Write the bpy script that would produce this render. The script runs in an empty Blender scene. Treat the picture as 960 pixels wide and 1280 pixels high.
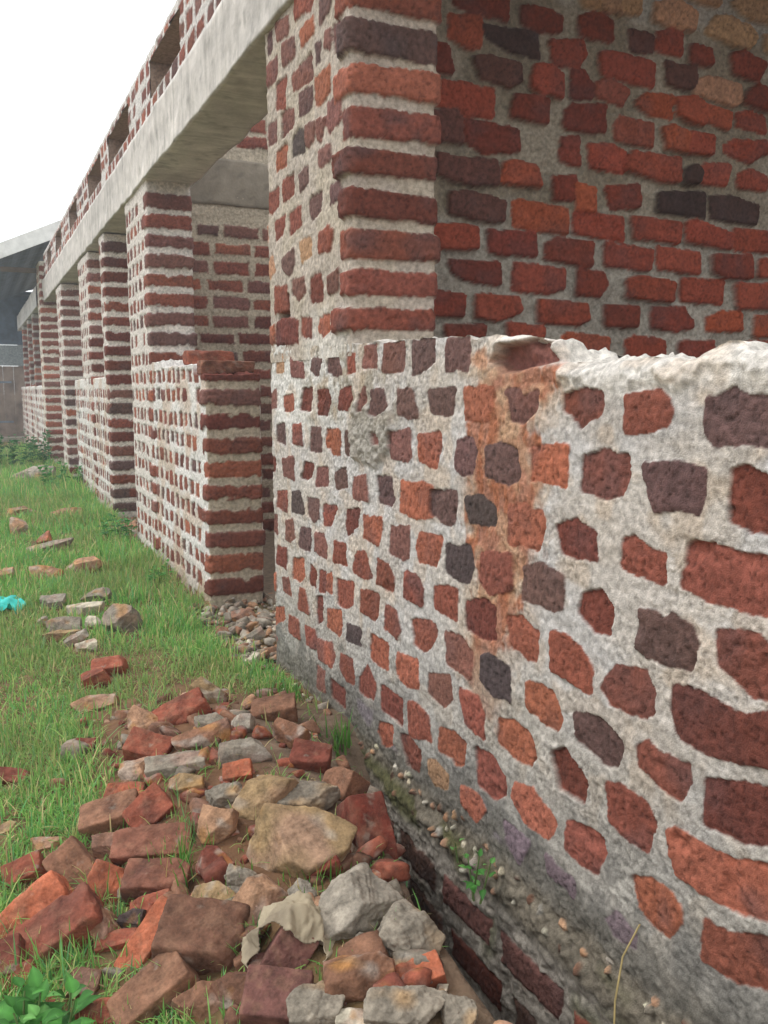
import bpy, bmesh, math, random
import numpy as np
from mathutils import Vector, Matrix, Euler
random.seed(7); RNG=np.random.default_rng(11)
C=bpy.context.scene.collection
import math
def sst(a,b,x):
    t=min(1.,max(0.,(x-a)/(b-a))); return t*t*(3-2*t)
def gz(x,y):
    """ground height shared by ground sheet, grass and rubble"""
    z=.02*math.sin(1.7*x+.6)*math.sin(.9*y+.3)+.012*math.sin(4.1*x+1.2*y)-.004*max(0.,y-4.)
    m=sst(.3,1.2,y)*(1-sst(2.15,2.9,y))
    z+=.10*m*math.exp(-((x+.42)/.30)**2)
    if x>-.3:
        e=-.165-.23*max(0.,1.8-y); t=sst(e,e+.05,x)*(1-sst(1.65,2.3,y)); z-=.42*t
    if x>.0: z=min(z,.03) if y>2.6 else z
    return z

# traced brick outlines (metres on their wall) and rubble positions
NEAR=[('R', [(3.014, 1.072), (2.966, 1.073), (2.973, 1.011), (3.018, 1.006)]), ('T', [(2.891, 1.076), (2.803, 1.084), (2.805, 1.028), (2.885, 1.029)]), ('M', [(2.736, 1.069), (2.618, 1.045), (2.612, 1.007), (2.73, 1.011)]), ('P', [(2.543, 1.058), (2.451, 1.057), (2.487, 1.01), (2.558, 1.031)]), ('P', [(2.404, 1.068), (2.333, 1.068), (2.303, 1.016), (2.347, 1.008), (2.412, 1.025)]), ('R', [(2.26, 1.065), (2.208, 1.063), (2.203, 1.017), (2.261, 1.016)]), ('M', [(2.146, 1.078), (2.067, 1.079), (2.062, 1.027), (2.158, 1.031)]), ('M', [(2.022, 1.079), (1.909, 1.08), (1.909, 1.018), (2.032, 1.014)]), ('P', [(1.868, 1.08), (1.755, 1.079), (1.752, 1.033), (1.796, 1.017), (1.867, 1.005)]), ('R', [(3.051, 0.954), (2.983, 0.942), (2.997, 0.879), (3.056, 0.871)]), ('M', [(2.974, 0.94), (2.888, 0.971), (2.882, 0.915), (2.966, 0.908)]), ('O', [(2.818, 0.946), (2.716, 0.952), (2.714, 0.908), (2.811, 0.903)]), ('B', [(2.636, 0.971), (2.538, 0.973), (2.548, 0.908), (2.654, 0.909)]), ('B', [(2.496, 0.966), (2.406, 0.968), (2.388, 0.933), (2.415, 0.899), (2.49, 0.902)]), ('B', [(2.323, 0.964), (2.232, 0.977), (2.221, 0.949), (2.262, 0.917), (2.33, 0.915)]), ('M', [(2.181, 0.953), (2.136, 0.979), (2.131, 0.919), (2.181, 0.916)]), ('P', [(2.099, 0.967), (2.017, 0.969), (1.992, 0.922), (2.052, 0.908), (2.104, 0.913)]), ('P', [(1.945, 0.971), (1.856, 0.969), (1.829, 0.91), (1.881, 0.905), (1.945, 0.915)]), ('O', [(3.008, 0.844), (2.95, 0.857), (2.962, 0.811), (3.001, 0.803)]), ('P', [(2.895, 0.845), (2.796, 0.86), (2.799, 0.794), (2.897, 0.803)]), ('R', [(2.729, 0.854), (2.64, 0.862), (2.622, 0.798), (2.731, 0.8)]), ('P', [(2.557, 0.853), (2.464, 0.856), (2.461, 0.79), (2.567, 0.786)]), ('O', [(2.423, 0.853), (2.306, 0.858), (2.32, 0.789), (2.364, 0.791), (2.424, 0.812)]), ('P', [(2.281, 0.852), (2.233, 0.861), (2.211, 0.794), (2.276, 0.795)]), ('M', [(2.083, 0.856), (2.032, 0.863), (2.027, 0.838), (2.073, 0.833)]), ('M', [(1.978, 0.861), (1.872, 0.878), (1.863, 0.816), (1.88, 0.804), (1.983, 0.805)]), ('O', [(1.836, 0.864), (1.726, 0.873), (1.722, 0.847), (1.744, 0.797), (1.826, 0.81)]), ('M', [(2.837, 0.739), (2.717, 0.755), (2.712, 0.683), (2.822, 0.69)]), ('B', [(2.621, 0.741), (2.531, 0.743), (2.554, 0.702), (2.655, 0.693)]), ('M', [(2.502, 0.732), (2.412, 0.744), (2.413, 0.695), (2.518, 0.683)]), ('P', [(2.359, 0.737), (2.271, 0.751), (2.265, 0.705), (2.354, 0.689)]), ('B', [(3.055, 0.732), (2.91, 0.736), (2.912, 0.699), (3.059, 0.678)]), ('M', [(2.217, 0.733), (2.132, 0.745), (2.111, 0.683), (2.178, 0.68), (2.23, 0.679)]), ('P', [(2.063, 0.747), (1.982, 0.754), (1.958, 0.696), (1.982, 0.683), (2.053, 0.686)]), ('O', [(1.925, 0.749), (1.802, 0.757), (1.753, 0.752), (1.752, 0.688), (1.839, 0.674), (1.93, 0.679)]), ('R', [(3.032, 0.615), (2.963, 0.634), (2.976, 0.574), (3.025, 0.574)]), ('R', [(2.898, 0.62), (2.79, 0.635), (2.793, 0.567), (2.909, 0.576)]), ('K', [(2.747, 0.634), (2.656, 0.648), (2.619, 0.584), (2.75, 0.575)]), ('P', [(2.594, 0.634), (2.484, 0.641), (2.485, 0.59), (2.537, 0.568), (2.588, 0.588)]), ('R', [(2.449, 0.628), (2.342, 0.638), (2.396, 0.577), (2.45, 0.575)]), ('B', [(2.267, 0.633), (2.178, 0.651), (2.184, 0.607), (2.268, 0.569), (2.286, 0.593)]), ('O', [(2.15, 0.636), (2.027, 0.644), (2.048, 0.574), (2.15, 0.58)]), ('M', [(1.982, 0.631), (1.874, 0.644), (1.874, 0.573), (1.906, 0.562), (1.987, 0.566)]), ('O', [(1.841, 0.603), (1.816, 0.638), (1.71, 0.643), (1.733, 0.578), (1.824, 0.574)]), ('M', [(3.008, 0.531), (2.902, 0.536), (2.905, 0.477), (3.011, 0.48)]), ('M', [(2.812, 0.531), (2.734, 0.55), (2.711, 0.495), (2.763, 0.468), (2.815, 0.474)]), ('P', [(2.661, 0.533), (2.56, 0.539), (2.577, 0.468), (2.679, 0.473)]), ('M', [(2.53, 0.533), (2.451, 0.54), (2.424, 0.508), (2.432, 0.474), (2.539, 0.479)]), ('R', [(2.37, 0.532), (2.28, 0.537), (2.275, 0.48), (2.371, 0.473)]), ('R', [(2.196, 0.531), (2.139, 0.537), (2.096, 0.481), (2.151, 0.466), (2.232, 0.474), (2.214, 0.515)]), ('R', [(2.058, 0.535), (1.992, 0.531), (1.952, 0.505), (1.972, 0.467), (2.069, 0.469)]), ('R', [(1.901, 0.527), (1.838, 0.539), (1.799, 0.511), (1.811, 0.467), (1.905, 0.468)]), ('P', [(3.076, 0.409), (2.995, 0.419), (3.006, 0.384), (3.079, 0.359)]), ('B', [(2.908, 0.43), (2.799, 0.442), (2.805, 0.37), (2.93, 0.373)]), ('O', [(2.74, 0.416), (2.633, 0.432), (2.63, 0.383), (2.676, 0.355), (2.751, 0.354)]), ('B', [(2.571, 0.427), (2.519, 0.41), (2.528, 0.366), (2.581, 0.366)]), ('R', [(2.49, 0.423), (2.44, 0.425), (2.442, 0.368), (2.499, 0.356)]), ('O', [(2.426, 0.422), (2.385, 0.435), (2.387, 0.375), (2.434, 0.375)]), ('O', [(3.02, 0.314), (2.922, 0.333), (2.925, 0.273), (3.013, 0.267)]), ('R', [(2.858, 0.328), (2.785, 0.348), (2.762, 0.29), (2.851, 0.288)]), ('R', [(2.677, 0.33), (2.62, 0.336), (2.584, 0.268), (2.696, 0.259)]), ('B', [(2.514, 0.337), (2.47, 0.347), (2.472, 0.274), (2.509, 0.254), (2.523, 0.283)]), ('R', [(2.346, 0.423), (2.221, 0.438), (2.228, 0.38), (2.283, 0.353), (2.347, 0.358)]), ('R', [(2.174, 0.429), (2.053, 0.441), (2.058, 0.391), (2.08, 0.366), (2.18, 0.372)]), ('R', [(2.017, 0.422), (1.942, 0.422), (1.921, 0.38), (1.942, 0.354), (2.022, 0.36)]), ('R', [(3.057, 0.208), (3.006, 0.226), (3.01, 0.157), (3.06, 0.157)]), ('O', [(2.958, 0.199), (2.845, 0.225), (2.837, 0.192), (2.942, 0.149)]), ('R', [(2.792, 0.214), (2.689, 0.216), (2.675, 0.158), (2.794, 0.161)]), ('O', [(2.429, 0.315), (2.315, 0.336), (2.31, 0.278), (2.329, 0.261), (2.43, 0.268)]), ('K', [(2.271, 0.307), (2.175, 0.317), (2.176, 0.274), (2.278, 0.266)]), ('R', [(3.033, 0.111), (2.962, 0.125), (2.926, 0.092), (3.035, 0.063)]), ('R', [(2.633, 0.213), (2.532, 0.222), (2.504, 0.176), (2.627, 0.154)]), ('R', [(1.862, 0.418), (1.776, 0.437), (1.743, 0.435), (1.735, 0.418), (1.767, 0.378), (1.8, 0.359), (1.853, 0.363)]), ('O', [(2.517, 0.197), (2.389, 0.22), (2.369, 0.19), (2.383, 0.15), (2.511, 0.145)]), ('R', [(2.323, 0.208), (2.228, 0.215), (2.223, 0.148), (2.279, 0.141), (2.33, 0.166)]), ('O', [(2.106, 0.323), (1.995, 0.321), (1.995, 0.259), (2.037, 0.251), (2.112, 0.257)]), ('O', [(1.941, 0.316), (1.835, 0.327), (1.821, 0.261), (1.879, 0.251), (1.946, 0.26)]), ('M', [(1.699, 0.429), (1.62, 0.44), (1.574, 0.415), (1.582, 0.358), (1.686, 0.365)]), ('M', [(1.774, 0.308), (1.67, 0.339), (1.661, 0.288), (1.7, 0.259), (1.778, 0.27)]), ('R', [(2.187, 0.174), (2.129, 0.229), (2.069, 0.192), (2.085, 0.147), (2.187, 0.14)]), ('B', [(2.042, 0.2), (1.916, 0.2), (1.916, 0.139), (2.037, 0.142)]), ('R', [(1.883, 0.205), (1.833, 0.219), (1.768, 0.204), (1.755, 0.152), (1.878, 0.127)]), ('B', [(2.405, 0.102), (2.299, 0.105), (2.293, 0.056), (2.399, 0.057)]), ('M', [(2.527, 0.114), (2.454, 0.114), (2.455, 0.05), (2.529, 0.043)]), ('O', [(2.047, 0.097), (1.965, 0.113), (1.97, 0.067), (2.016, 0.045), (2.058, 0.07)]), ('R', [(1.93, 0.108), (1.887, 0.119), (1.806, 0.103), (1.823, 0.052), (1.887, 0.046)]), ('O', [(1.719, 0.199), (1.652, 0.213), (1.593, 0.209), (1.602, 0.155), (1.636, 0.146), (1.651, 0.159), (1.722, 0.148)]), ('T', [(1.775, 0.099), (1.738, 0.113), (1.673, 0.099), (1.676, 0.072), (1.737, 0.056), (1.77, 0.071)]), ('R', [(1.63, 0.321), (1.548, 0.328), (1.524, 0.297), (1.522, 0.246), (1.603, 0.254)]), ('R', [(1.557, 0.213), (1.486, 0.22), (1.439, 0.192), (1.435, 0.163), (1.471, 0.137), (1.545, 0.137)]), ('P', [(1.7, 1.075), (1.601, 1.072), (1.602, 1.01), (1.702, 1.012)]), ('P', [(1.791, 0.967), (1.657, 0.971), (1.667, 0.923), (1.708, 0.919), (1.77, 0.924)]), ('O', [(1.625, 0.971), (1.507, 0.974), (1.506, 0.938), (1.527, 0.911), (1.62, 0.909)]), ('M', [(1.468, 0.967), (1.427, 0.967), (1.404, 0.946), (1.377, 0.964), (1.348, 0.965), (1.349, 0.938), (1.397, 0.909), (1.442, 0.914)]), ('R', [(1.281, 0.956), (1.21, 0.971), (1.167, 0.961), (1.171, 0.933), (1.224, 0.908), (1.249, 0.927), (1.28, 0.938)]), ('P', [(1.648, 0.862), (1.585, 0.872), (1.564, 0.849), (1.58, 0.798), (1.618, 0.793), (1.657, 0.804)]), ('P', [(1.532, 0.851), (1.482, 0.866), (1.417, 0.855), (1.407, 0.802), (1.444, 0.792), (1.53, 0.801)]), ('O', [(1.373, 0.864), (1.257, 0.871), (1.258, 0.803), (1.371, 0.809)]), ('P', [(1.767, 0.741), (1.649, 0.752), (1.654, 0.684), (1.711, 0.676), (1.767, 0.699)]), ('K', [(1.616, 0.743), (1.542, 0.754), (1.496, 0.733), (1.492, 0.701), (1.594, 0.698)]), ('O', [(1.448, 0.745), (1.385, 0.759), (1.368, 0.742), (1.328, 0.747), (1.325, 0.72), (1.339, 0.681), (1.44, 0.674)]), ('B', [(1.291, 0.727), (1.232, 0.747), (1.177, 0.732), (1.17, 0.69), (1.224, 0.684), (1.27, 0.686)]), ('K', [(1.698, 0.628), (1.586, 0.644), (1.571, 0.611), (1.591, 0.568), (1.641, 0.562), (1.697, 0.574)]), ('R', [(1.545, 0.637), (1.427, 0.654), (1.422, 0.592), (1.51, 0.56), (1.547, 0.581)]), ('P', [(1.392, 0.637), (1.327, 0.652), (1.26, 0.643), (1.26, 0.589), (1.287, 0.577), (1.39, 0.579)]), ('R', [(1.752, 0.523), (1.64, 0.54), (1.639, 0.474), (1.751, 0.478)]), ('B', [(1.607, 0.518), (1.523, 0.544), (1.484, 0.532), (1.482, 0.473), (1.533, 0.462), (1.602, 0.468)]), ('O', [(1.448, 0.525), (1.393, 0.538), (1.358, 0.524), (1.336, 0.52), (1.34, 0.467), (1.367, 0.461), (1.428, 0.476)]), ('R', [(1.295, 0.533), (1.255, 0.54), (1.206, 0.526), (1.173, 0.497), (1.175, 0.458), (1.212, 0.459), (1.292, 0.468)]), ('K', [(1.537, 0.418), (1.505, 0.433), (1.427, 0.426), (1.424, 0.36), (1.489, 0.354), (1.539, 0.371)]), ('O', [(1.374, 0.415), (1.322, 0.424), (1.285, 0.42), (1.252, 0.381), (1.264, 0.358), (1.319, 0.358), (1.369, 0.367)]), ('O', [(1.466, 0.306), (1.414, 0.321), (1.356, 0.315), (1.332, 0.28), (1.348, 0.258), (1.405, 0.252), (1.467, 0.263)]), ('P', [(1.222, 0.403), (1.171, 0.415), (1.129, 0.414), (1.092, 0.398), (1.101, 0.355), (1.138, 0.35), (1.216, 0.363)]), ('B', [(1.288, 0.308), (1.245, 0.331), (1.206, 0.307), (1.183, 0.29), (1.185, 0.255), (1.256, 0.253)]), ('R', [(1.117, 0.959), (1.048, 0.965), (1.03, 0.968), (1.008, 0.94), (1.011, 0.924), (1.064, 0.909), (1.114, 0.904)]), ('P', [(0.949, 0.953), (0.92, 0.959), (0.901, 0.968), (0.87, 0.957), (0.839, 0.959), (0.776, 0.959), (0.772, 0.9), (0.834, 0.898), (0.874, 0.9), (0.931, 0.895), (0.948, 0.911)]), ('R', [(1.216, 0.856), (1.165, 0.871), (1.098, 0.864), (1.1, 0.84), (1.113, 0.807), (1.161, 0.795), (1.222, 0.803)]), ('P', [(1.066, 0.856), (0.997, 0.864), (0.937, 0.858), (0.937, 0.829), (0.949, 0.797), (0.975, 0.801), (1.038, 0.789), (1.056, 0.823)]), ('B', [(0.894, 0.863), (0.871, 0.868), (0.831, 0.854), (0.79, 0.85), (0.786, 0.793), (0.855, 0.785), (0.891, 0.792)]), ('R', [(1.112, 0.69), (1.109, 0.733), (1.084, 0.74), (1.038, 0.723), (1.01, 0.722), (1.012, 0.683), (1.071, 0.687)]), ('R', [(0.967, 0.745), (0.921, 0.751), (0.859, 0.745), (0.823, 0.75), (0.776, 0.752), (0.771, 0.685), (0.843, 0.677), (0.869, 0.68), (0.933, 0.678), (0.98, 0.68), (0.971, 0.712)]), ('B', [(1.21, 0.623), (1.158, 0.636), (1.129, 0.615), (1.135, 0.569), (1.172, 0.567), (1.218, 0.591)]), ('P', [(1.062, 0.628), (1.033, 0.63), (1.0, 0.626), (0.987, 0.637), (0.951, 0.629), (0.937, 0.61), (0.949, 0.567), (1.005, 0.559), (1.069, 0.565)]), ('R', [(1.142, 0.493), (1.113, 0.522), (1.042, 0.531), (1.02, 0.502), (1.021, 0.474), (1.037, 0.462), (1.121, 0.455), (1.147, 0.477)]), ('R', [(0.903, 0.635), (0.855, 0.642), (0.83, 0.645), (0.815, 0.634), (0.774, 0.636), (0.77, 0.578), (0.831, 0.563), (0.87, 0.579), (0.898, 0.589)]), ('B', [(0.984, 0.527), (0.948, 0.533), (0.898, 0.53), (0.843, 0.526), (0.808, 0.541), (0.724, 0.562), (0.719, 0.501), (0.854, 0.463), (0.901, 0.454), (0.971, 0.457), (0.987, 0.488)]), ('R', [(1.059, 0.406), (1.04, 0.421), (1.015, 0.419), (0.977, 0.413), (0.94, 0.422), (0.94, 0.395), (0.956, 0.361), (0.974, 0.363), (1.012, 0.371), (1.053, 0.38)]), ('R', [(1.127, 0.316), (1.086, 0.325), (1.029, 0.324), (1.008, 0.295), (1.02, 0.245), (1.061, 0.247), (1.115, 0.252)]), ('R', [(1.233, 0.197), (1.136, 0.215), (1.121, 0.195), (1.144, 0.147), (1.193, 0.142), (1.237, 0.145)]), ('B', [(0.911, 0.41), (0.859, 0.425), (0.801, 0.441), (0.723, 0.472), (0.718, 0.411), (0.835, 0.354), (0.858, 0.352), (0.909, 0.348)]), ('O', [(0.984, 0.299), (0.962, 0.311), (0.896, 0.308), (0.851, 0.313), (0.793, 0.334), (0.699, 0.363), (0.694, 0.297), (0.828, 0.253), (0.875, 0.245), (0.921, 0.243), (0.962, 0.243)]), ('O', [(1.055, 0.185), (1.012, 0.202), (0.974, 0.206), (0.947, 0.196), (0.941, 0.171), (0.969, 0.135), (0.998, 0.131), (1.034, 0.143)]), ('R', [(0.899, 0.199), (0.876, 0.196), (0.844, 0.202), (0.786, 0.237), (0.692, 0.273), (0.687, 0.212), (0.832, 0.148), (0.88, 0.142), (0.901, 0.139)]), ('V', [(1.437, 0.101), (1.382, 0.104), (1.344, 0.1), (1.38, 0.042), (1.428, 0.064)]), ('V', [(1.294, 0.103), (1.2, 0.096), (1.205, 0.065), (1.286, 0.077)]), ('V', [(1.117, 0.076), (1.091, 0.104), (1.041, 0.09), (1.04, 0.068), (1.094, 0.063)]), ('O', [(1.614, 0.102), (1.549, 0.113), (1.509, 0.097), (1.547, 0.052), (1.613, 0.062)]), ('O', [(1.401, 0.2), (1.341, 0.212), (1.256, 0.181), (1.285, 0.138), (1.368, 0.138), (1.408, 0.17)])]
PIER=[('P', [(2.913, 2.188), (2.853, 2.183), (2.866, 2.126), (2.926, 2.135)]), ('R', [(2.653, 2.12), (2.491, 2.07), (2.508, 2.036), (2.604, 2.055), (2.655, 2.057)]), ('P', [(2.446, 2.038), (2.346, 2.01), (2.375, 1.978), (2.448, 1.969)]), ('M', [(2.828, 2.101), (2.707, 2.081), (2.709, 2.038), (2.821, 2.051)]), ('O', [(2.614, 2.011), (2.493, 2.005), (2.487, 1.967), (2.599, 1.964)]), ('M', [(2.405, 1.939), (2.362, 1.93), (2.363, 1.877), (2.413, 1.903)]), ('M', [(2.348, 1.93), (2.287, 1.922), (2.288, 1.862), (2.335, 1.865)]), ('P', [(2.918, 2.098), (2.877, 2.096), (2.88, 2.045), (2.921, 2.041)]), ('M', [(2.765, 2.018), (2.657, 2.01), (2.66, 1.957), (2.768, 1.958)]), ('P', [(2.48, 1.93), (2.442, 1.927), (2.443, 1.878), (2.482, 1.875)]), ('M', [(2.923, 2.006), (2.823, 2.004), (2.826, 1.942), (2.927, 1.948)]), ('M', [(2.688, 1.906), (2.512, 1.915), (2.514, 1.854), (2.681, 1.863)]), ('O', [(2.498, 1.839), (2.364, 1.838), (2.373, 1.772), (2.493, 1.765)]), ('R', [(2.837, 1.922), (2.733, 1.919), (2.755, 1.836), (2.841, 1.854)]), ('P', [(2.63, 1.835), (2.514, 1.828), (2.516, 1.771), (2.624, 1.776)]), ('M', [(2.395, 1.748), (2.29, 1.739), (2.291, 1.681), (2.375, 1.668), (2.411, 1.702)]), ('M', [(2.794, 1.824), (2.674, 1.814), (2.676, 1.765), (2.788, 1.759)]), ('M', [(2.934, 1.825), (2.843, 1.817), (2.846, 1.762), (2.927, 1.764)]), ('K', [(2.687, 1.724), (2.634, 1.733), (2.575, 1.723), (2.577, 1.665), (2.689, 1.679)]), ('M', [(2.575, 1.734), (2.486, 1.727), (2.496, 1.672), (2.568, 1.673)]), ('M', [(2.478, 1.73), (2.41, 1.715), (2.442, 1.659), (2.48, 1.679)]), ('O', [(2.848, 1.721), (2.742, 1.72), (2.745, 1.669), (2.851, 1.669)]), ('M', [(2.466, 1.634), (2.369, 1.631), (2.369, 1.597), (2.459, 1.596)]), ('R', [(2.794, 1.624), (2.674, 1.622), (2.685, 1.568), (2.797, 1.563)]), ('P', [(2.639, 1.609), (2.579, 1.621), (2.546, 1.611), (2.547, 1.574), (2.623, 1.559)]), ('R', [(2.968, 1.61), (2.834, 1.614), (2.837, 1.561), (2.909, 1.547), (2.971, 1.567)]), ('P', [(2.541, 1.519), (2.446, 1.524), (2.45, 1.481), (2.526, 1.465), (2.55, 1.493)]), ('P', [(2.378, 1.519), (2.3, 1.526), (2.284, 1.491), (2.372, 1.477)]), ('R', [(2.88, 1.509), (2.771, 1.514), (2.793, 1.465), (2.862, 1.454)]), ('R', [(2.733, 1.508), (2.625, 1.517), (2.618, 1.466), (2.727, 1.452)]), ('R', [(2.472, 1.41), (2.388, 1.418), (2.352, 1.402), (2.367, 1.358), (2.473, 1.36)]), ('O', [(3.007, 1.511), (2.942, 1.51), (2.946, 1.454), (3.011, 1.457)]), ('T', [(2.647, 1.414), (2.544, 1.41), (2.529, 1.365), (2.623, 1.354)]), ('P', [(2.806, 1.383), (2.692, 1.406), (2.685, 1.356), (2.723, 1.326), (2.798, 1.352)]), ('T', [(2.971, 1.392), (2.896, 1.41), (2.878, 1.356), (2.963, 1.34)]), ('M', [(2.705, 1.304), (2.599, 1.303), (2.574, 1.264), (2.636, 1.239), (2.707, 1.266)]), ('B', [(2.548, 1.295), (2.452, 1.301), (2.446, 1.225), (2.542, 1.231)]), ('M', [(2.406, 1.28), (2.311, 1.297), (2.319, 1.245), (2.4, 1.239)]), ('R', [(2.881, 1.304), (2.762, 1.295), (2.756, 1.222), (2.885, 1.226)]), ('B', [(2.867, 1.188), (2.786, 1.195), (2.647, 1.179), (2.65, 1.115), (2.87, 1.119)]), ('O', [(2.984, 1.17), (2.887, 1.183), (2.88, 1.132), (2.977, 1.118)]), ('R', [(2.629, 1.184), (2.535, 1.177), (2.545, 1.127), (2.631, 1.137)]), ('O', [(2.471, 1.173), (2.394, 1.178), (2.387, 1.14), (2.441, 1.127), (2.48, 1.14)])]
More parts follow.
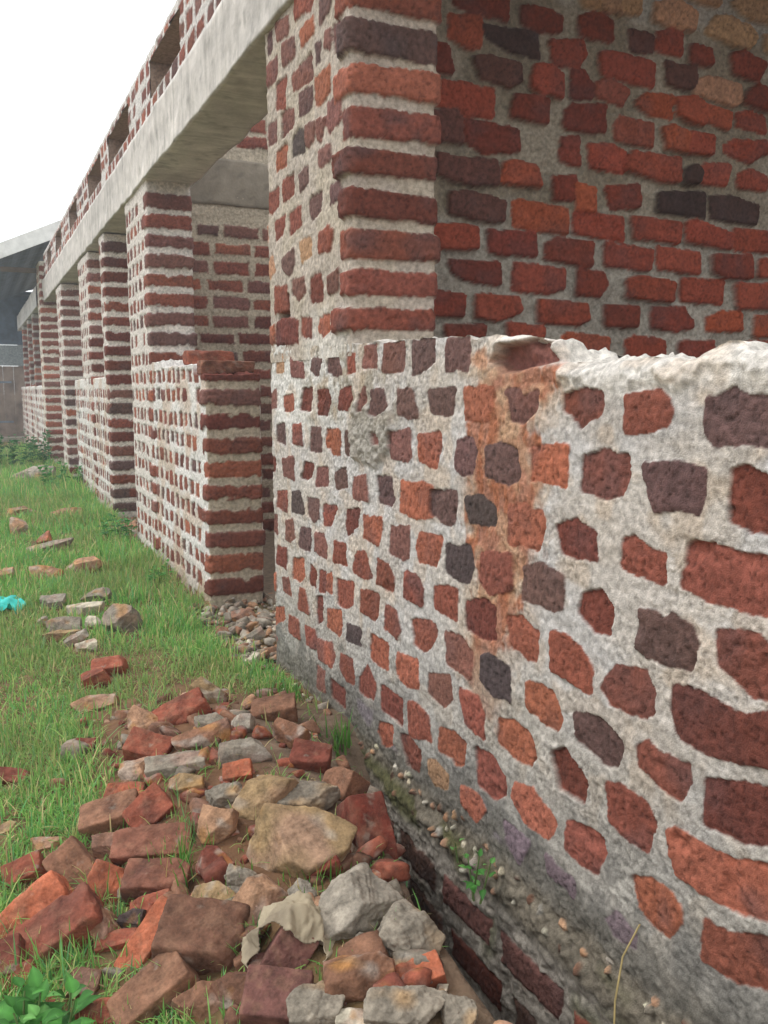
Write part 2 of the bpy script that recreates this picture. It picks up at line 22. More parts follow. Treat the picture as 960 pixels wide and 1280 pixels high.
BACK=[('B', [(0.557, 2.227), (0.761, 2.256), (0.762, 2.197), (0.688, 2.199), (0.564, 2.211)]), ('O', [(0.544, 2.17), (0.659, 2.18), (0.66, 2.097), (0.624, 2.091), (0.544, 2.109)]), ('K', [(0.674, 2.158), (0.756, 2.159), (0.885, 2.168), (0.895, 2.095), (0.802, 2.1), (0.689, 2.131)]), ('B', [(0.822, 2.24), (0.907, 2.251), (0.986, 2.239), (0.979, 2.195), (0.885, 2.18), (0.823, 2.2)]), ('R', [(0.941, 2.152), (1.077, 2.172), (1.091, 2.137), (1.056, 2.09), (0.951, 2.085)]), ('B', [(1.061, 2.245), (1.115, 2.272), (1.203, 2.26), (1.206, 2.199), (1.063, 2.196)]), ('P', [(0.643, 2.052), (0.69, 2.065), (0.819, 2.053), (0.82, 2.011), (0.775, 1.986), (0.662, 2.001)]), ('B', [(0.481, 2.076), (0.531, 2.071), (0.553, 1.998), (0.496, 1.996)]), ('R', [(0.496, 1.96), (0.596, 1.968), (0.715, 1.96), (0.716, 1.886), (0.605, 1.873), (0.497, 1.89)]), ('R', [(0.873, 2.061), (0.928, 2.072), (0.988, 2.046), (0.987, 1.977), (0.93, 1.982), (0.867, 1.998)]), ('B', [(1.032, 2.065), (1.081, 2.072), (1.116, 2.038), (1.113, 1.99), (1.031, 1.979)]), ('M', [(1.135, 2.042), (1.194, 2.061), (1.278, 2.034), (1.247, 1.986), (1.136, 2.002)]), ('B', [(0.798, 1.955), (0.927, 1.959), (0.925, 1.887), (0.788, 1.895)]), ('B', [(1.008, 1.928), (1.036, 1.954), (1.177, 1.969), (1.181, 1.884), (1.01, 1.884)]), ('P', [(0.483, 1.87), (0.569, 1.875), (0.598, 1.848), (0.595, 1.787), (0.487, 1.787)]), ('B', [(0.609, 1.849), (0.664, 1.853), (0.816, 1.843), (0.818, 1.786), (0.681, 1.762), (0.613, 1.795)]), ('B', [(0.999, 1.838), (1.064, 1.852), (1.076, 1.762), (0.993, 1.773)]), ('R', [(1.115, 1.829), (1.207, 1.839), (1.277, 1.821), (1.272, 1.757), (1.125, 1.764)]), ('P', [(0.506, 1.735), (0.585, 1.725), (0.73, 1.733), (0.735, 1.671), (0.638, 1.656), (0.506, 1.68)]), ('O', [(0.761, 1.73), (0.803, 1.741), (0.89, 1.73), (0.911, 1.678), (0.751, 1.676)]), ('S', [(1.06, 2.316), (1.146, 2.319), (1.147, 2.297), (1.077, 2.291)]), ('T', [(1.15, 2.322), (1.233, 2.333), (1.235, 2.296), (1.151, 2.294)]), ('S', [(1.233, 2.333), (1.31, 2.343), (1.312, 2.305), (1.235, 2.299)]), ('T', [(1.38, 2.345), (1.486, 2.367), (1.575, 2.342), (1.564, 2.29), (1.491, 2.285), (1.378, 2.293)]), ('S', [(1.639, 2.298), (1.673, 2.348), (1.75, 2.357), (1.849, 2.338), (1.881, 2.309), (1.854, 2.27), (1.755, 2.276)]), ('S', [(1.502, 2.402), (1.678, 2.412), (1.68, 2.392), (1.595, 2.392)]), ('S', [(1.755, 2.412), (1.783, 2.437), (1.941, 2.443), (1.992, 2.445), (1.998, 2.379), (1.846, 2.379)]), ('S', [(1.931, 2.324), (2.042, 2.341), (2.048, 2.278), (1.939, 2.276)]), ('P', [(1.281, 2.242), (1.386, 2.239), (1.38, 2.186), (1.283, 2.184)]), ('R', [(1.403, 2.248), (1.465, 2.265), (1.515, 2.259), (1.515, 2.193), (1.401, 2.196)]), ('B', [(1.559, 2.226), (1.644, 2.225), (1.656, 2.179), (1.558, 2.172)]), ('B', [(1.768, 2.23), (1.826, 2.245), (1.939, 2.22), (1.903, 2.158), (1.772, 2.175)]), ('R', [(1.153, 2.143), (1.207, 2.154), (1.391, 2.141), (1.39, 2.069), (1.306, 2.07), (1.16, 2.083)]), ('P', [(1.444, 2.156), (1.499, 2.15), (1.582, 2.155), (1.595, 2.103), (1.559, 2.081), (1.457, 2.091)]), ('T', [(1.604, 2.111), (1.65, 2.131), (1.806, 2.117), (1.819, 2.07), (1.771, 2.054), (1.587, 2.075)]), ('B', [(1.857, 2.103), (1.905, 2.138), (1.968, 2.118), (2.019, 2.117), (2.024, 2.06), (1.911, 2.054), (1.839, 2.073)]), ('O', [(1.318, 2.0), (1.361, 2.032), (1.487, 2.041), (1.482, 1.97), (1.382, 1.974)]), ('O', [(1.506, 2.037), (1.579, 2.05), (1.642, 2.027), (1.641, 1.965), (1.584, 1.968), (1.499, 1.989)]), ('O', [(1.656, 2.029), (1.774, 2.015), (1.768, 1.966), (1.66, 1.981)]), ('R', [(1.813, 2.02), (1.872, 2.035), (1.955, 2.023), (1.959, 1.973), (1.816, 1.985)]), ('M', [(1.222, 1.915), (1.243, 1.938), (1.393, 1.929), (1.392, 1.858), (1.229, 1.87)]), ('O', [(1.439, 1.921), (1.484, 1.936), (1.573, 1.916), (1.563, 1.859), (1.46, 1.862)]), ('R', [(1.578, 1.923), (1.692, 1.922), (1.691, 1.866), (1.572, 1.86)]), ('R', [(1.753, 1.894), (1.801, 1.92), (1.972, 1.932), (1.985, 1.904), (1.886, 1.858), (1.754, 1.88)]), ('R', [(1.284, 1.796), (1.301, 1.821), (1.528, 1.821), (1.532, 1.752), (1.449, 1.745), (1.281, 1.769)]), ('R', [(1.642, 1.805), (1.67, 1.822), (1.787, 1.826), (1.772, 1.761), (1.645, 1.756)]), ('R', [(1.83, 1.795), (1.889, 1.818), (1.973, 1.801), (1.976, 1.757), (1.832, 1.759)]), ('K', [(1.558, 1.783), (1.604, 1.808), (1.634, 1.79), (1.626, 1.754), (1.56, 1.748)]), ('B', [(0.965, 1.704), (1.057, 1.713), (1.06, 1.645), (0.975, 1.638)]), ('O', [(1.055, 1.688), (1.137, 1.683), (1.14, 1.602), (1.069, 1.609)]), ('B', [(1.201, 1.689), (1.348, 1.715), (1.351, 1.645), (1.22, 1.628)]), ('K', [(1.434, 1.69), (1.661, 1.71), (1.666, 1.631), (1.436, 1.639)]), ('K', [(1.698, 1.7), (1.809, 1.71), (1.944, 1.687), (1.939, 1.625), (1.703, 1.634)]), ('P', [(0.557, 1.614), (0.619, 1.625), (0.768, 1.603), (0.762, 1.549), (0.662, 1.547), (0.558, 1.562)]), ('O', [(0.804, 1.606), (0.833, 1.614), (1.03, 1.6), (1.033, 1.526), (0.813, 1.535)]), ('R', [(1.062, 1.59), (1.279, 1.588), (1.282, 1.518), (1.064, 1.534)]), ('R', [(1.32, 1.598), (1.544, 1.589), (1.538, 1.529), (1.331, 1.534)]), ('R', [(1.57, 1.591), (1.614, 1.607), (1.81, 1.568), (1.803, 1.526), (1.573, 1.538)]), ('R', [(1.827, 1.589), (2.011, 1.588), (2.111, 1.588), (2.116, 1.525), (1.832, 1.521)]), ('R', [(0.484, 1.504), (0.649, 1.511), (0.65, 1.452), (0.485, 1.441)]), ('B', [(0.706, 1.503), (0.896, 1.51), (0.905, 1.444), (0.794, 1.443), (0.707, 1.443)]), ('B', [(0.942, 1.477), (0.987, 1.498), (1.145, 1.49), (1.139, 1.42), (0.943, 1.434)]), ('R', [(1.201, 1.494), (1.41, 1.481), (1.405, 1.422), (1.204, 1.43)]), ('R', [(1.444, 1.496), (1.649, 1.483), (1.653, 1.422), (1.448, 1.431)]), ('B', [(1.713, 1.48), (1.911, 1.492), (1.926, 1.416), (1.773, 1.415), (1.716, 1.432)]), ('R', [(1.97, 1.481), (2.119, 1.49), (2.124, 1.426), (1.965, 1.425)]), ('B', [(0.553, 1.393), (0.751, 1.398), (0.759, 1.338), (0.666, 1.339), (0.567, 1.364)]), ('R', [(0.817, 1.402), (1.022, 1.395), (1.023, 1.338), (0.962, 1.317), (0.811, 1.322)]), ('B', [(1.085, 1.392), (1.197, 1.391), (1.215, 1.354), (1.184, 1.314), (1.087, 1.316)]), ('R', [(1.297, 1.364), (1.364, 1.381), (1.521, 1.368), (1.516, 1.308), (1.3, 1.319)]), ('R', [(1.574, 1.384), (1.785, 1.388), (1.78, 1.312), (1.569, 1.317)]), ('R', [(1.842, 1.377), (2.027, 1.386), (2.128, 1.383), (2.135, 1.304), (1.857, 1.301)]), ('B', [(0.459, 1.294), (0.603, 1.283), (0.597, 1.223), (0.459, 1.224)]), ('R', [(0.66, 1.285), (0.827, 1.286), (0.843, 1.25), (0.74, 1.215), (0.661, 1.225)]), ('R', [(0.917, 1.277), (1.121, 1.273), (1.131, 1.228), (1.091, 1.208), (0.919, 1.215)]), ('B', [(1.21, 1.27), (1.361, 1.275), (1.356, 1.209), (1.213, 1.211)]), ('B', [(1.43, 1.271), (1.58, 1.277), (1.638, 1.217), (1.549, 1.201), (1.424, 1.211)]), ('O', [(1.71, 1.24), (1.783, 1.27), (1.889, 1.267), (1.893, 1.211), (1.713, 1.206)]), ('O', [(1.958, 1.255), (2.037, 1.265), (2.139, 1.261), (2.144, 1.196), (1.963, 1.191)]), ('B', [(0.535, 1.179), (0.697, 1.184), (0.69, 1.159), (0.542, 1.155)]), ('O', [(1.022, 1.155), (1.045, 1.168), (1.232, 1.153), (1.226, 1.1), (1.032, 1.097)]), ('R', [(1.316, 1.148), (1.358, 1.163), (1.498, 1.152), (1.501, 1.091), (1.319, 1.089)]), ('B', [(1.57, 1.147), (1.735, 1.151), (1.748, 1.102), (1.572, 1.099)]), ('R', [(1.936, 1.155), (2.046, 1.157), (2.049, 1.114), (1.939, 1.119)]), ('R', [(0.785, 1.192), (0.935, 1.184), (0.936, 1.153), (0.793, 1.155)])]
TOP=[(2.956, 1.119), (2.469, 1.097), (2.227, 1.091), (1.846, 1.084), (1.6, 1.082), (1.587, 1.075), (1.445, 1.073), (1.316, 1.058), (1.304, 1.019), (1.223, 1.016), (1.142, 1.019), (1.05, 1.017), (1.0, 1.012), (0.966, 1.022), (0.937, 1.032), (0.904, 1.033), (0.876, 1.023), (0.843, 1.021), (0.783, 1.017)]
STAIN=[(1.632, 1.048), (1.559, 0.997), (1.596, 0.916), (1.617, 0.714), (1.58, 0.583), (1.61, 0.436), (1.572, 0.27), (1.482, 0.293), (1.445, 0.447), (1.384, 0.558), (1.362, 0.67), (1.349, 0.806), (1.363, 0.893), (1.287, 0.952), (1.279, 1.014)]
HOLLOW=[(1.523, 1.025), (1.495, 1.055), (1.417, 1.063), (1.33, 1.053), (1.309, 1.019), (1.402, 1.01), (1.485, 1.005)]
LUMP=[(2.201, 0.932), (1.975, 0.916), (1.966, 0.828), (2.071, 0.771), (2.203, 0.782), (2.241, 0.856)]
CHIPS=[]
ROCKS=[(-0.466, 2.298, 0.092, 0.1332, 0.0773, 30.0, 'b', 'R', 'broken_brick', 'red clay brick perched on the far crest of the heap, tilted up to the right'), (-0.355, 2.444, 0.075, 0.1155, 0.0924, -30.0, 's', 'Y', 'rubble_stone', "yellow ochre stone right behind the red brick on the heap's far crest"), (-0.567, 2.296, 0.069, 0.1098, 0.0803, -20.0, 's', 'T', 'rubble_stone', 'pale tan stone with a mauve side left of the crest brick'), (-0.581, 2.158, 0.068, 0.1037, 0.0718, -15.0, 'b', 'R', 'broken_brick', 'red brick corner sticking out just below the pale tan stone'), (-0.542, 2.008, 0.079, 0.1434, 0.0641, 14.0, 's', 'G', 'rubble_stone', 'flat tan stone slab roofing the small dark hollow in the heap'), (-0.466, 2.088, 0.099, 0.1581, 0.0632, 16.0, 's', 'N', 'rubble_stone', 'long mauve grey slab sloping up behind the flat tan slab'), (-0.416, 2.177, 0.106, 0.0909, 0.0455, 10.0, 's', 'G', 'rubble_stone', 'thin grey tan stone between the crest brick and the long slab'), (-0.404, 1.96, 0.104, 0.1478, 0.0758, 18.0, 's', 'G', 'rubble_stone', "broad pale slab with a tan pointed edge at the heap's middle top"), (-0.345, 2.143, 0.103, 0.0868, 0.0537, 20.0, 's', 'L', 'rubble_stone', 'small light grey stone above the broad pale slab'), (-0.223, 2.261, 0.075, 0.115, 0.0708, 8.0, 'b', 'N', 'broken_brick', 'brown rounded brick on the upper heap beside the wall weeds'), (-0.254, 2.033, 0.086, 0.0684, 0.0926, 60.0, 's', 'N', 'rubble_stone', 'purple brown stone upright under the brown rounded brick'), (-0.254, 1.888, 0.086, 0.0872, 0.072, -10.0, 'b', 'B', 'broken_brick', 'dark red brick chunk by the grass tufts at the wall foot'), (-0.626, 2.065, 0.05, 0.0876, 0.0838, 30.0, 's', 'T', 'rubble_stone', 'pinkish tan stone standing left of the dark hollow'), (-0.544, 1.898, 0.075, 0.0862, 0.0682, 10.0, 's', 'Y', 'rubble_stone', 'ochre stone with a white streak inside the dark hollow'), (-0.662, 2.002, 0.037, 0.0847, 0.0479, 5.0, 'b', 'O', 'broken_brick', 'orange red brick shard above the big brown brick at the lawn edge'), (-0.628, 1.865, 0.045, 0.0906, 0.0766, 45.0, 'b', 'R', 'broken_brick', 'reddish brick with a raised corner beside the green sprig in the heap'), (-0.703, 1.918, 0.019, 0.1197, 0.081, 18.0, 'b', 'N', 'broken_brick', 'big brown brick with a dark underside at the lawn edge of the heap'), (-0.432, 1.872, 0.099, 0.0617, 0.0472, 10.0, 'b', 'O', 'broken_brick', 'small orange red brick lump under the broad pale slab'), (-0.482, 1.782, 0.089, 0.0931, 0.0655, 15.0, 'm', 'G', 'mortar_lump', 'grey mortar lump left of the tall ochre stone'), (-0.42, 1.711, 0.097, 0.1485, 0.0945, 55.0, 's', 'Y', 'rubble_stone', 'tall ochre stone with a dark lower facet pointing up and right'), (-0.529, 1.669, 0.079, 0.0743, 0.0872, 80.0, 's', 'T', 'rubble_stone', 'tan stone with mauve veins right of the green sprig'), (-0.647, 1.728, 0.038, 0.1495, 0.0715, 4.0, 'b', 'M', 'broken_brick', 'long mauve brick with a bright red streak, topmost of two stacked bricks'), (-0.664, 1.602, 0.032, 0.1152, 0.0697, 0.0, 'b', 'M', 'broken_brick', 'rounded mauve brick directly under the long red streaked brick'), (-0.71, 1.621, 0.016, 0.0303, 0.0516, 80.0, 's', 'G', 'rubble_stone', 'narrow grey stone wedged left of the rounded mauve brick'), (-0.795, 1.79, -0.006, 0.0942, 0.078, -45.0, 'b', 'N', 'broken_brick', 'brown brick leaning left in the grass, square end up'), (-0.745, 1.691, 0.004, 0.0656, 0.0749, 70.0, 'b', 'O', 'broken_brick', 'bright orange red brick block right of the brown leaning brick'), (-0.716, 1.812, 0.016, 0.0902, 0.0534, 10.0, 's', 'N', 'rubble_stone', 'dusty mauve stone behind the bright orange red block'), (-0.887, 1.841, -0.019, 0.0751, 0.0555, 25.0, 'b', 'R', 'broken_brick', 'red brick half sunk in grass above the pair of big bricks'), (-0.886, 1.674, -0.021, 0.1498, 0.0809, 45.0, 'b', 'O', 'broken_brick', 'big orange brick leaning behind its twin at the left edge'), (-0.84, 1.576, -0.014, 0.1492, 0.089, 36.0, 'b', 'R', 'broken_brick', 'big red brown brick in front of the leaning orange brick'), (-0.774, 1.547, -0.004, 0.066, 0.0746, 60.0, 's', 'N', 'rubble_stone', 'mauve grey fragment against the right end of the big red brown brick'), (-0.754, 1.505, 0.0, 0.0676, 0.0338, 15.0, 'b', 'R', 'broken_brick', 'thin red brick sliver beside the mauve grey fragment'), (-0.932, 1.549, -0.026, 0.0635, 0.0718, 20.0, 'b', 'B', 'broken_brick', 'dark brown brick at the left edge above the leafy plant'), (-0.913, 1.497, -0.021, 0.0592, 0.0377, 40.0, 'b', 'R', 'broken_brick', "small red brick tucked under the leafy plant's leaves"), (-0.719, 1.546, 0.009, 0.0407, 0.0465, 80.0, 's', 'K', 'rubble_stone', 'blue grey stone beside the slim orange brick'), (-0.685, 1.554, 0.02, 0.0736, 0.0412, 15.0, 'b', 'R', 'broken_brick', 'flat red brown brick below the rounded mauve brick'), (-0.703, 1.451, 0.016, 0.1326, 0.0552, 57.0, 'b', 'O', 'broken_brick', 'slim orange brick lying steeply up to the right'), (-0.633, 1.366, 0.036, 0.1336, 0.1122, -5.0, 'b', 'D', 'broken_brick', 'large dark brown brick block, biggest brick in the heap'), (-0.721, 1.314, 0.012, 0.1213, 0.0708, 40.0, 'b', 'N', 'broken_brick', 'red brown brick slanting under the large dark block'), (-0.597, 1.474, 0.051, 0.1033, 0.0517, 14.0, 's', 'Y', 'rubble_stone', 'olive ochre stone resting above the large dark brick block'), (-0.532, 1.392, 0.074, 0.0917, 0.0778, 55.0, 's', 'T', 'rubble_stone', 'orange tan stone with a sharp peak above the crumpled paper'), (-0.566, 1.562, 0.066, 0.0667, 0.0576, -30.0, 's', 'B', 'rubble_stone', 'red mauve stone with grass stalks across it'), (-0.538, 1.483, 0.071, 0.0614, 0.0614, 40.0, 'm', 'G', 'mortar_lump', 'grey crumbly lump with a tan side above the peaked stone'), (-0.429, 1.493, 0.096, 0.1929, 0.1296, -25.0, 's', 'Y', 'rubble_stone', 'biggest ochre brown boulder, slab faced, in the middle of the heap'), (-0.336, 1.672, 0.097, 0.1316, 0.0844, 18.0, 'm', 'G', 'mortar_lump', 'smooth grey mortar slab above the biggest ochre boulder'), (-0.236, 1.724, 0.082, 0.0743, 0.0778, 70.0, 'b', 'N', 'broken_brick', 'round brown brick end stuck to the grey mortar slab'), (-0.269, 1.517, 0.086, 0.1334, 0.0794, -75.0, 'b', 'C', 'broken_brick', 'deep red upright brick with mortar spots against the house wall'), (-0.33, 1.502, 0.097, 0.0776, 0.0435, -80.0, 's', 'W', 'rubble_stone', 'cream white stone left of the deep red upright brick'), (-0.398, 1.422, 0.095, 0.0614, 0.0526, 25.0, 'b', 'C', 'broken_brick', 'small deep red brick under the biggest ochre boulder'), (-0.399, 1.278, 0.091, 0.156, 0.1103, 52.0, 'm', 'L', 'mortar_lump', 'largest grey mortar block with a tan patch leaning to the right'), (-0.46, 1.361, 0.088, 0.0584, 0.0584, 40.0, 'm', 'L', 'mortar_lump', 'pale grey mortar knob just above the crumpled paper'), (-0.354, 1.168, 0.088, 0.1069, 0.1018, 60.0, 'm', 'G', 'mortar_lump', 'rough grey lump with a yellow corner close to the wall foot'), (-0.411, 1.184, 0.093, 0.0682, 0.0379, -12.0, 'm', 'G', 'mortar_lump', 'flat grey mortar cake in front of the rough grey lump'), (-0.451, 1.123, 0.086, 0.108, 0.0792, 5.0, 's', 'N', 'rubble_stone', 'smooth brown tan boulder below the flat mortar cake'), (-0.524, 1.244, 0.075, 0.0713, 0.0662, 60.0, 'b', 'P', 'broken_brick', 'purple brick wrapped by the crumpled cream paper'), (-0.569, 1.251, 0.061, 0.043, 0.0354, 10.0, 'b', 'P', 'broken_brick', 'small purple brick piece left of the paper wrapped brick'), (-0.569, 1.162, 0.059, 0.0929, 0.0739, -5.0, 'b', 'P', 'broken_brick', 'wide purple brick at the bottom edge below the crumpled paper'), (-0.523, 1.109, 0.067, 0.0885, 0.0629, 10.0, 'm', 'G', 'mortar_lump', 'grey lump with yellow stains at the bottom edge'), (-0.416, 1.04, 0.084, 0.1192, 0.0665, -8.0, 'm', 'G', 'mortar_lump', 'square grey mortar block at the bottom edge by the wall'), (-0.365, 1.095, 0.085, 0.0653, 0.0435, 20.0, 'b', 'O', 'broken_brick', 'orange brick fragment behind the square grey block'), (-0.345, 1.063, 0.081, 0.0191, 0.0167, 0.0, 's', 'W', 'rubble_stone', 'tiny cream pebble at the end of the square grey block'), (-0.49, 1.062, 0.074, 0.0523, 0.0318, 5.0, 's', 'W', 'rubble_stone', 'cream stone cut by the bottom edge'), (-0.662, 1.244, 0.024, 0.0933, 0.0614, 10.0, 's', 'N', 'rubble_stone', 'brown stone under thin grass at the bottom edge'), (-0.613, 1.225, 0.044, 0.0589, 0.0712, 80.0, 's', 'D', 'rubble_stone', 'dark brown stone left of the wide purple brick'), (-0.618, 1.171, 0.039, 0.0591, 0.0284, 5.0, 's', 'T', 'rubble_stone', 'light tan stone at the bottom edge left of the purple brick'), (-0.801, 1.336, -0.011, 0.0878, 0.0427, 5.0, 'b', 'R', 'broken_brick', 'flat red brick at the bottom edge right of the leafy plant'), (-0.822, 1.423, -0.012, 0.0606, 0.0553, 0.0, 's', 'D', 'rubble_stone', 'dark earth clod in the grass right of the leafy plant'), (-0.35, 1.009, 0.08, 0.0504, 0.0573, 60.0, 'm', 'G', 'mortar_lump', 'mauve grey lump at the bottom edge right of the square grey block'), (-0.635, 7.47, -0.02, 0.2394, 0.0945, 8.0, 's', 'Y', 'rubble_stone', 'ochre stone farthest out on the lawn at the left'), (-0.685, 6.504, -0.021, 0.1429, 0.1539, 40.0, 's', 'T', 'rubble_stone', 'tan stone just in front of the farthest ochre lawn stone'), (-0.565, 6.005, -0.016, 0.113, 0.0822, 20.0, 's', 'O', 'rubble_stone', 'small orange stone beside the long grey lawn stone'), (-0.578, 5.678, -0.013, 0.3503, 0.0827, 20.0, 's', 'L', 'rubble_stone', 'long thin light grey stone in the lawn'), (-0.643, 4.744, 0.006, 0.1713, 0.0816, 5.0, 's', 'T', 'rubble_stone', 'low tan stone touching the peaked tan lawn stone'), (-0.437, 4.924, -0.012, 0.198, 0.1033, 12.0, 's', 'T', 'rubble_stone', 'peaked tan lawn stone with a lit top'), (-0.66, 4.075, 0.016, 0.1129, 0.06, 5.0, 's', 'L', 'rubble_stone', 'grey stone leftmost of the pale stone cluster in the lawn'), (-0.468, 4.185, 0.001, 0.1403, 0.0628, 10.0, 's', 'G', 'rubble_stone', 'rounded grey stone at the back of the pale lawn cluster'), (-0.542, 3.92, 0.009, 0.1655, 0.0655, 10.0, 's', 'W', 'rubble_stone', 'whitest flat stone at the centre of the pale lawn cluster'), (-0.655, 3.639, 0.015, 0.1398, 0.0635, 10.0, 's', 'G', 'rubble_stone', 'mauve grey stone in front of the whitest lawn stone'), (-0.542, 3.665, 0.011, 0.0713, 0.0518, 0.0, 's', 'W', 'rubble_stone', 'small whitish cube right of the mauve grey lawn stone'), (-0.673, 3.526, 0.014, 0.1662, 0.0431, 4.0, 's', 'Y', 'rubble_stone', 'ochre flake under the mauve grey lawn stone'), (-0.63, 3.439, 0.014, 0.1028, 0.0363, 30.0, 's', 'L', 'rubble_stone', 'thin grey shard tilted across the ochre flake'), (-0.603, 3.338, 0.013, 0.0885, 0.0413, 0.0, 's', 'W', 'rubble_stone', 'pale chip nearest in the lawn stone cluster'), (-0.429, 3.601, 0.007, 0.1163, 0.1228, 70.0, 's', 'G', 'rubble_stone', 'grey tan stone at the right of the pale lawn cluster'), (-0.724, 3.761, 0.018, 0.0487, 0.0325, 40.0, 's', 'L', 'rubble_stone', 'lone grey chip left of the lawn stone cluster'), (-0.561, 3.04, 0.008, 0.1036, 0.0654, 10.0, 'b', 'R', 'broken_brick', 'red brick half buried alone in the lawn'), (-0.617, 2.943, 0.008, 0.0735, 0.0578, 30.0, 'b', 'R', 'broken_brick', 'small red brick stub in front of the half buried lawn brick'), (-0.649, 2.714, 0.011, 0.1457, 0.0631, 10.0, 's', 'T', 'rubble_stone', 'tan stone sunk in the grass behind the heap'), (-0.892, 2.333, -0.013, 0.0731, 0.0406, -5.0, 'b', 'B', 'broken_brick', 'dark red brick in the grass at the left edge'), (-0.911, 2.074, -0.022, 0.0617, 0.029, 25.0, 's', 'Y', 'rubble_stone', 'ochre stone in grass at the left edge'), (-0.844, 1.945, -0.013, 0.0693, 0.0381, 5.0, 's', 'T', 'rubble_stone', 'flat tan stone sunk in grass above the leaning brown brick'), (-0.717, 2.38, 0.02, 0.0639, 0.0383, 0.0, 'b', 'B', 'broken_brick', 'dark brick nub in the grass left of the heap'), (-0.362, 10.264, -0.038, 0.451, 0.2082, 12.0, 's', 'L', 'rubble_stone', 'large grey flat rock far along the wall by the bushes'), (-0.333, 7.178, -0.003, 0.2593, 0.0741, 8.0, 's', 'T', 'rubble_stone', 'tan stone in the grass near the far weeds'), (-0.829, 4.776, 0.02, 0.0807, 0.0645, 10.0, 's', 'T', 'rubble_stone', 'tan pebble at the left edge beyond the turquoise bag'), (0.074, 3.932, -0.02, 0.096, 0.0591, 15.0, 's', 'G', 'rubble_stone', 'grey stone at the doorway threshold beside the second sill wall'), (0.068, 3.602, -0.018, 0.1026, 0.0684, 20.0, 's', 'N', 'rubble_stone', 'brown grey stone in the middle of the doorway threshold'), (0.016, 3.271, -0.011, 0.0877, 0.0564, 30.0, 's', 'G', 'rubble_stone', "grey stone at the foot of the near wall's far end"), (0.189, 4.157, -0.021, 0.094, 0.0548, 10.0, 's', 'L', 'rubble_stone', "light chip against the second sill wall's foot")]
PTS={'leafy': (-0.894, 1.422, -0.021), 'turq': (-0.864, 4.07, 0.021), 'weedA': (0.1, 5.934, -0.006), 'weedB': (-0.112, 9.406, -0.029), 'bush': (-0.448, 11.938, -0.03), 'tuftA': (-0.096, 2.193, 0.011), 'tuftB': (0.041, 2.193, -0.013), 'creep': (0.237, 1.845, -0.322), 'sprig': (-0.577, 1.7, 0.064), 'sprig2': (-0.622, 1.607, 0.046)}

# ------------------------------------------------------------------ noise
_T={}
def _tab(seed):
    if seed not in _T: _T[seed]=np.random.default_rng(seed).random((256,256)).astype(np.float32)*2-1
    return _T[seed]
def vn(x,y,seed=0):
    t=_tab(seed); xi=np.floor(x).astype(np.int64); yi=np.floor(y).astype(np.int64)
    fx=(x-xi); fy=(y-yi); fx=fx*fx*(3-2*fx); fy=fy*fy*(3-2*fy)
    a=xi&255; b=(xi+1)&255; c=yi&255; d=(yi+1)&255
    return (t[a,c]*(1-fx)+t[b,c]*fx)*(1-fy)+(t[a,d]*(1-fx)+t[b,d]*fx)*fy
def fbm(x,y,scale,octs=3,seed=0,gain=.5):
    s=0.;a=1.;n=0.
    for o in range(octs):
        s=s+a*vn(x/scale+17.3*o,y/scale+9.1*o,seed+o); n+=a; a*=gain; scale*=.5
    return s/n
def vn3(p,scale,seed=0):
    p=p/scale; return (vn(p[:,0]+p[:,2]*.73,p[:,1]-p[:,2]*.41,seed)+vn(p[:,1]+p[:,0]*.37+5,p[:,2]+p[:,0]*.29,seed+1)+vn(p[:,2]+p[:,1]*.31+9,p[:,0]-p[:,1]*.57,seed+2))/2.2
def sstep(a,b,x):
    t=np.clip((x-a)/(b-a),0,1); return t*t*(3-2*t)
def lin(*c):
    c=np.array(c,dtype=float)/255.
    return np.where(c<=.04045,c/12.92,((c+.055)/1.055)**2.4)
PAL=dict(O=lin(154,92,71),R=lin(131,76,62),M=lin(122,82,73),B=lin(110,61,51),P=lin(102,76,71),K=lin(80,68,66),
         T=lin(170,132,104),S=lin(186,150,106),V=lin(122,104,108),N=lin(120,88,71),Y=lin(146,122,90),G=lin(134,125,112),
         L=lin(150,141,128),W=lin(194,184,164),D=lin(92,67,55),C=lin(124,62,50))
PALR=dict(PAL,M=lin(130,86,70),P=lin(112,76,69),D=lin(106,75,60),B=lin(118,66,54),N=lin(130,94,74),O=lin(166,96,70),R=lin(142,80,62))
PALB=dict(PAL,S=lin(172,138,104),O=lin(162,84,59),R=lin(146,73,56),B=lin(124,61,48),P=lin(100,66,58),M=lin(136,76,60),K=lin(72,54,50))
MORT_LIGHT=lin(190,185,182); MORT_WARM=lin(178,166,154); MORT_GREY=lin(158,148,134)

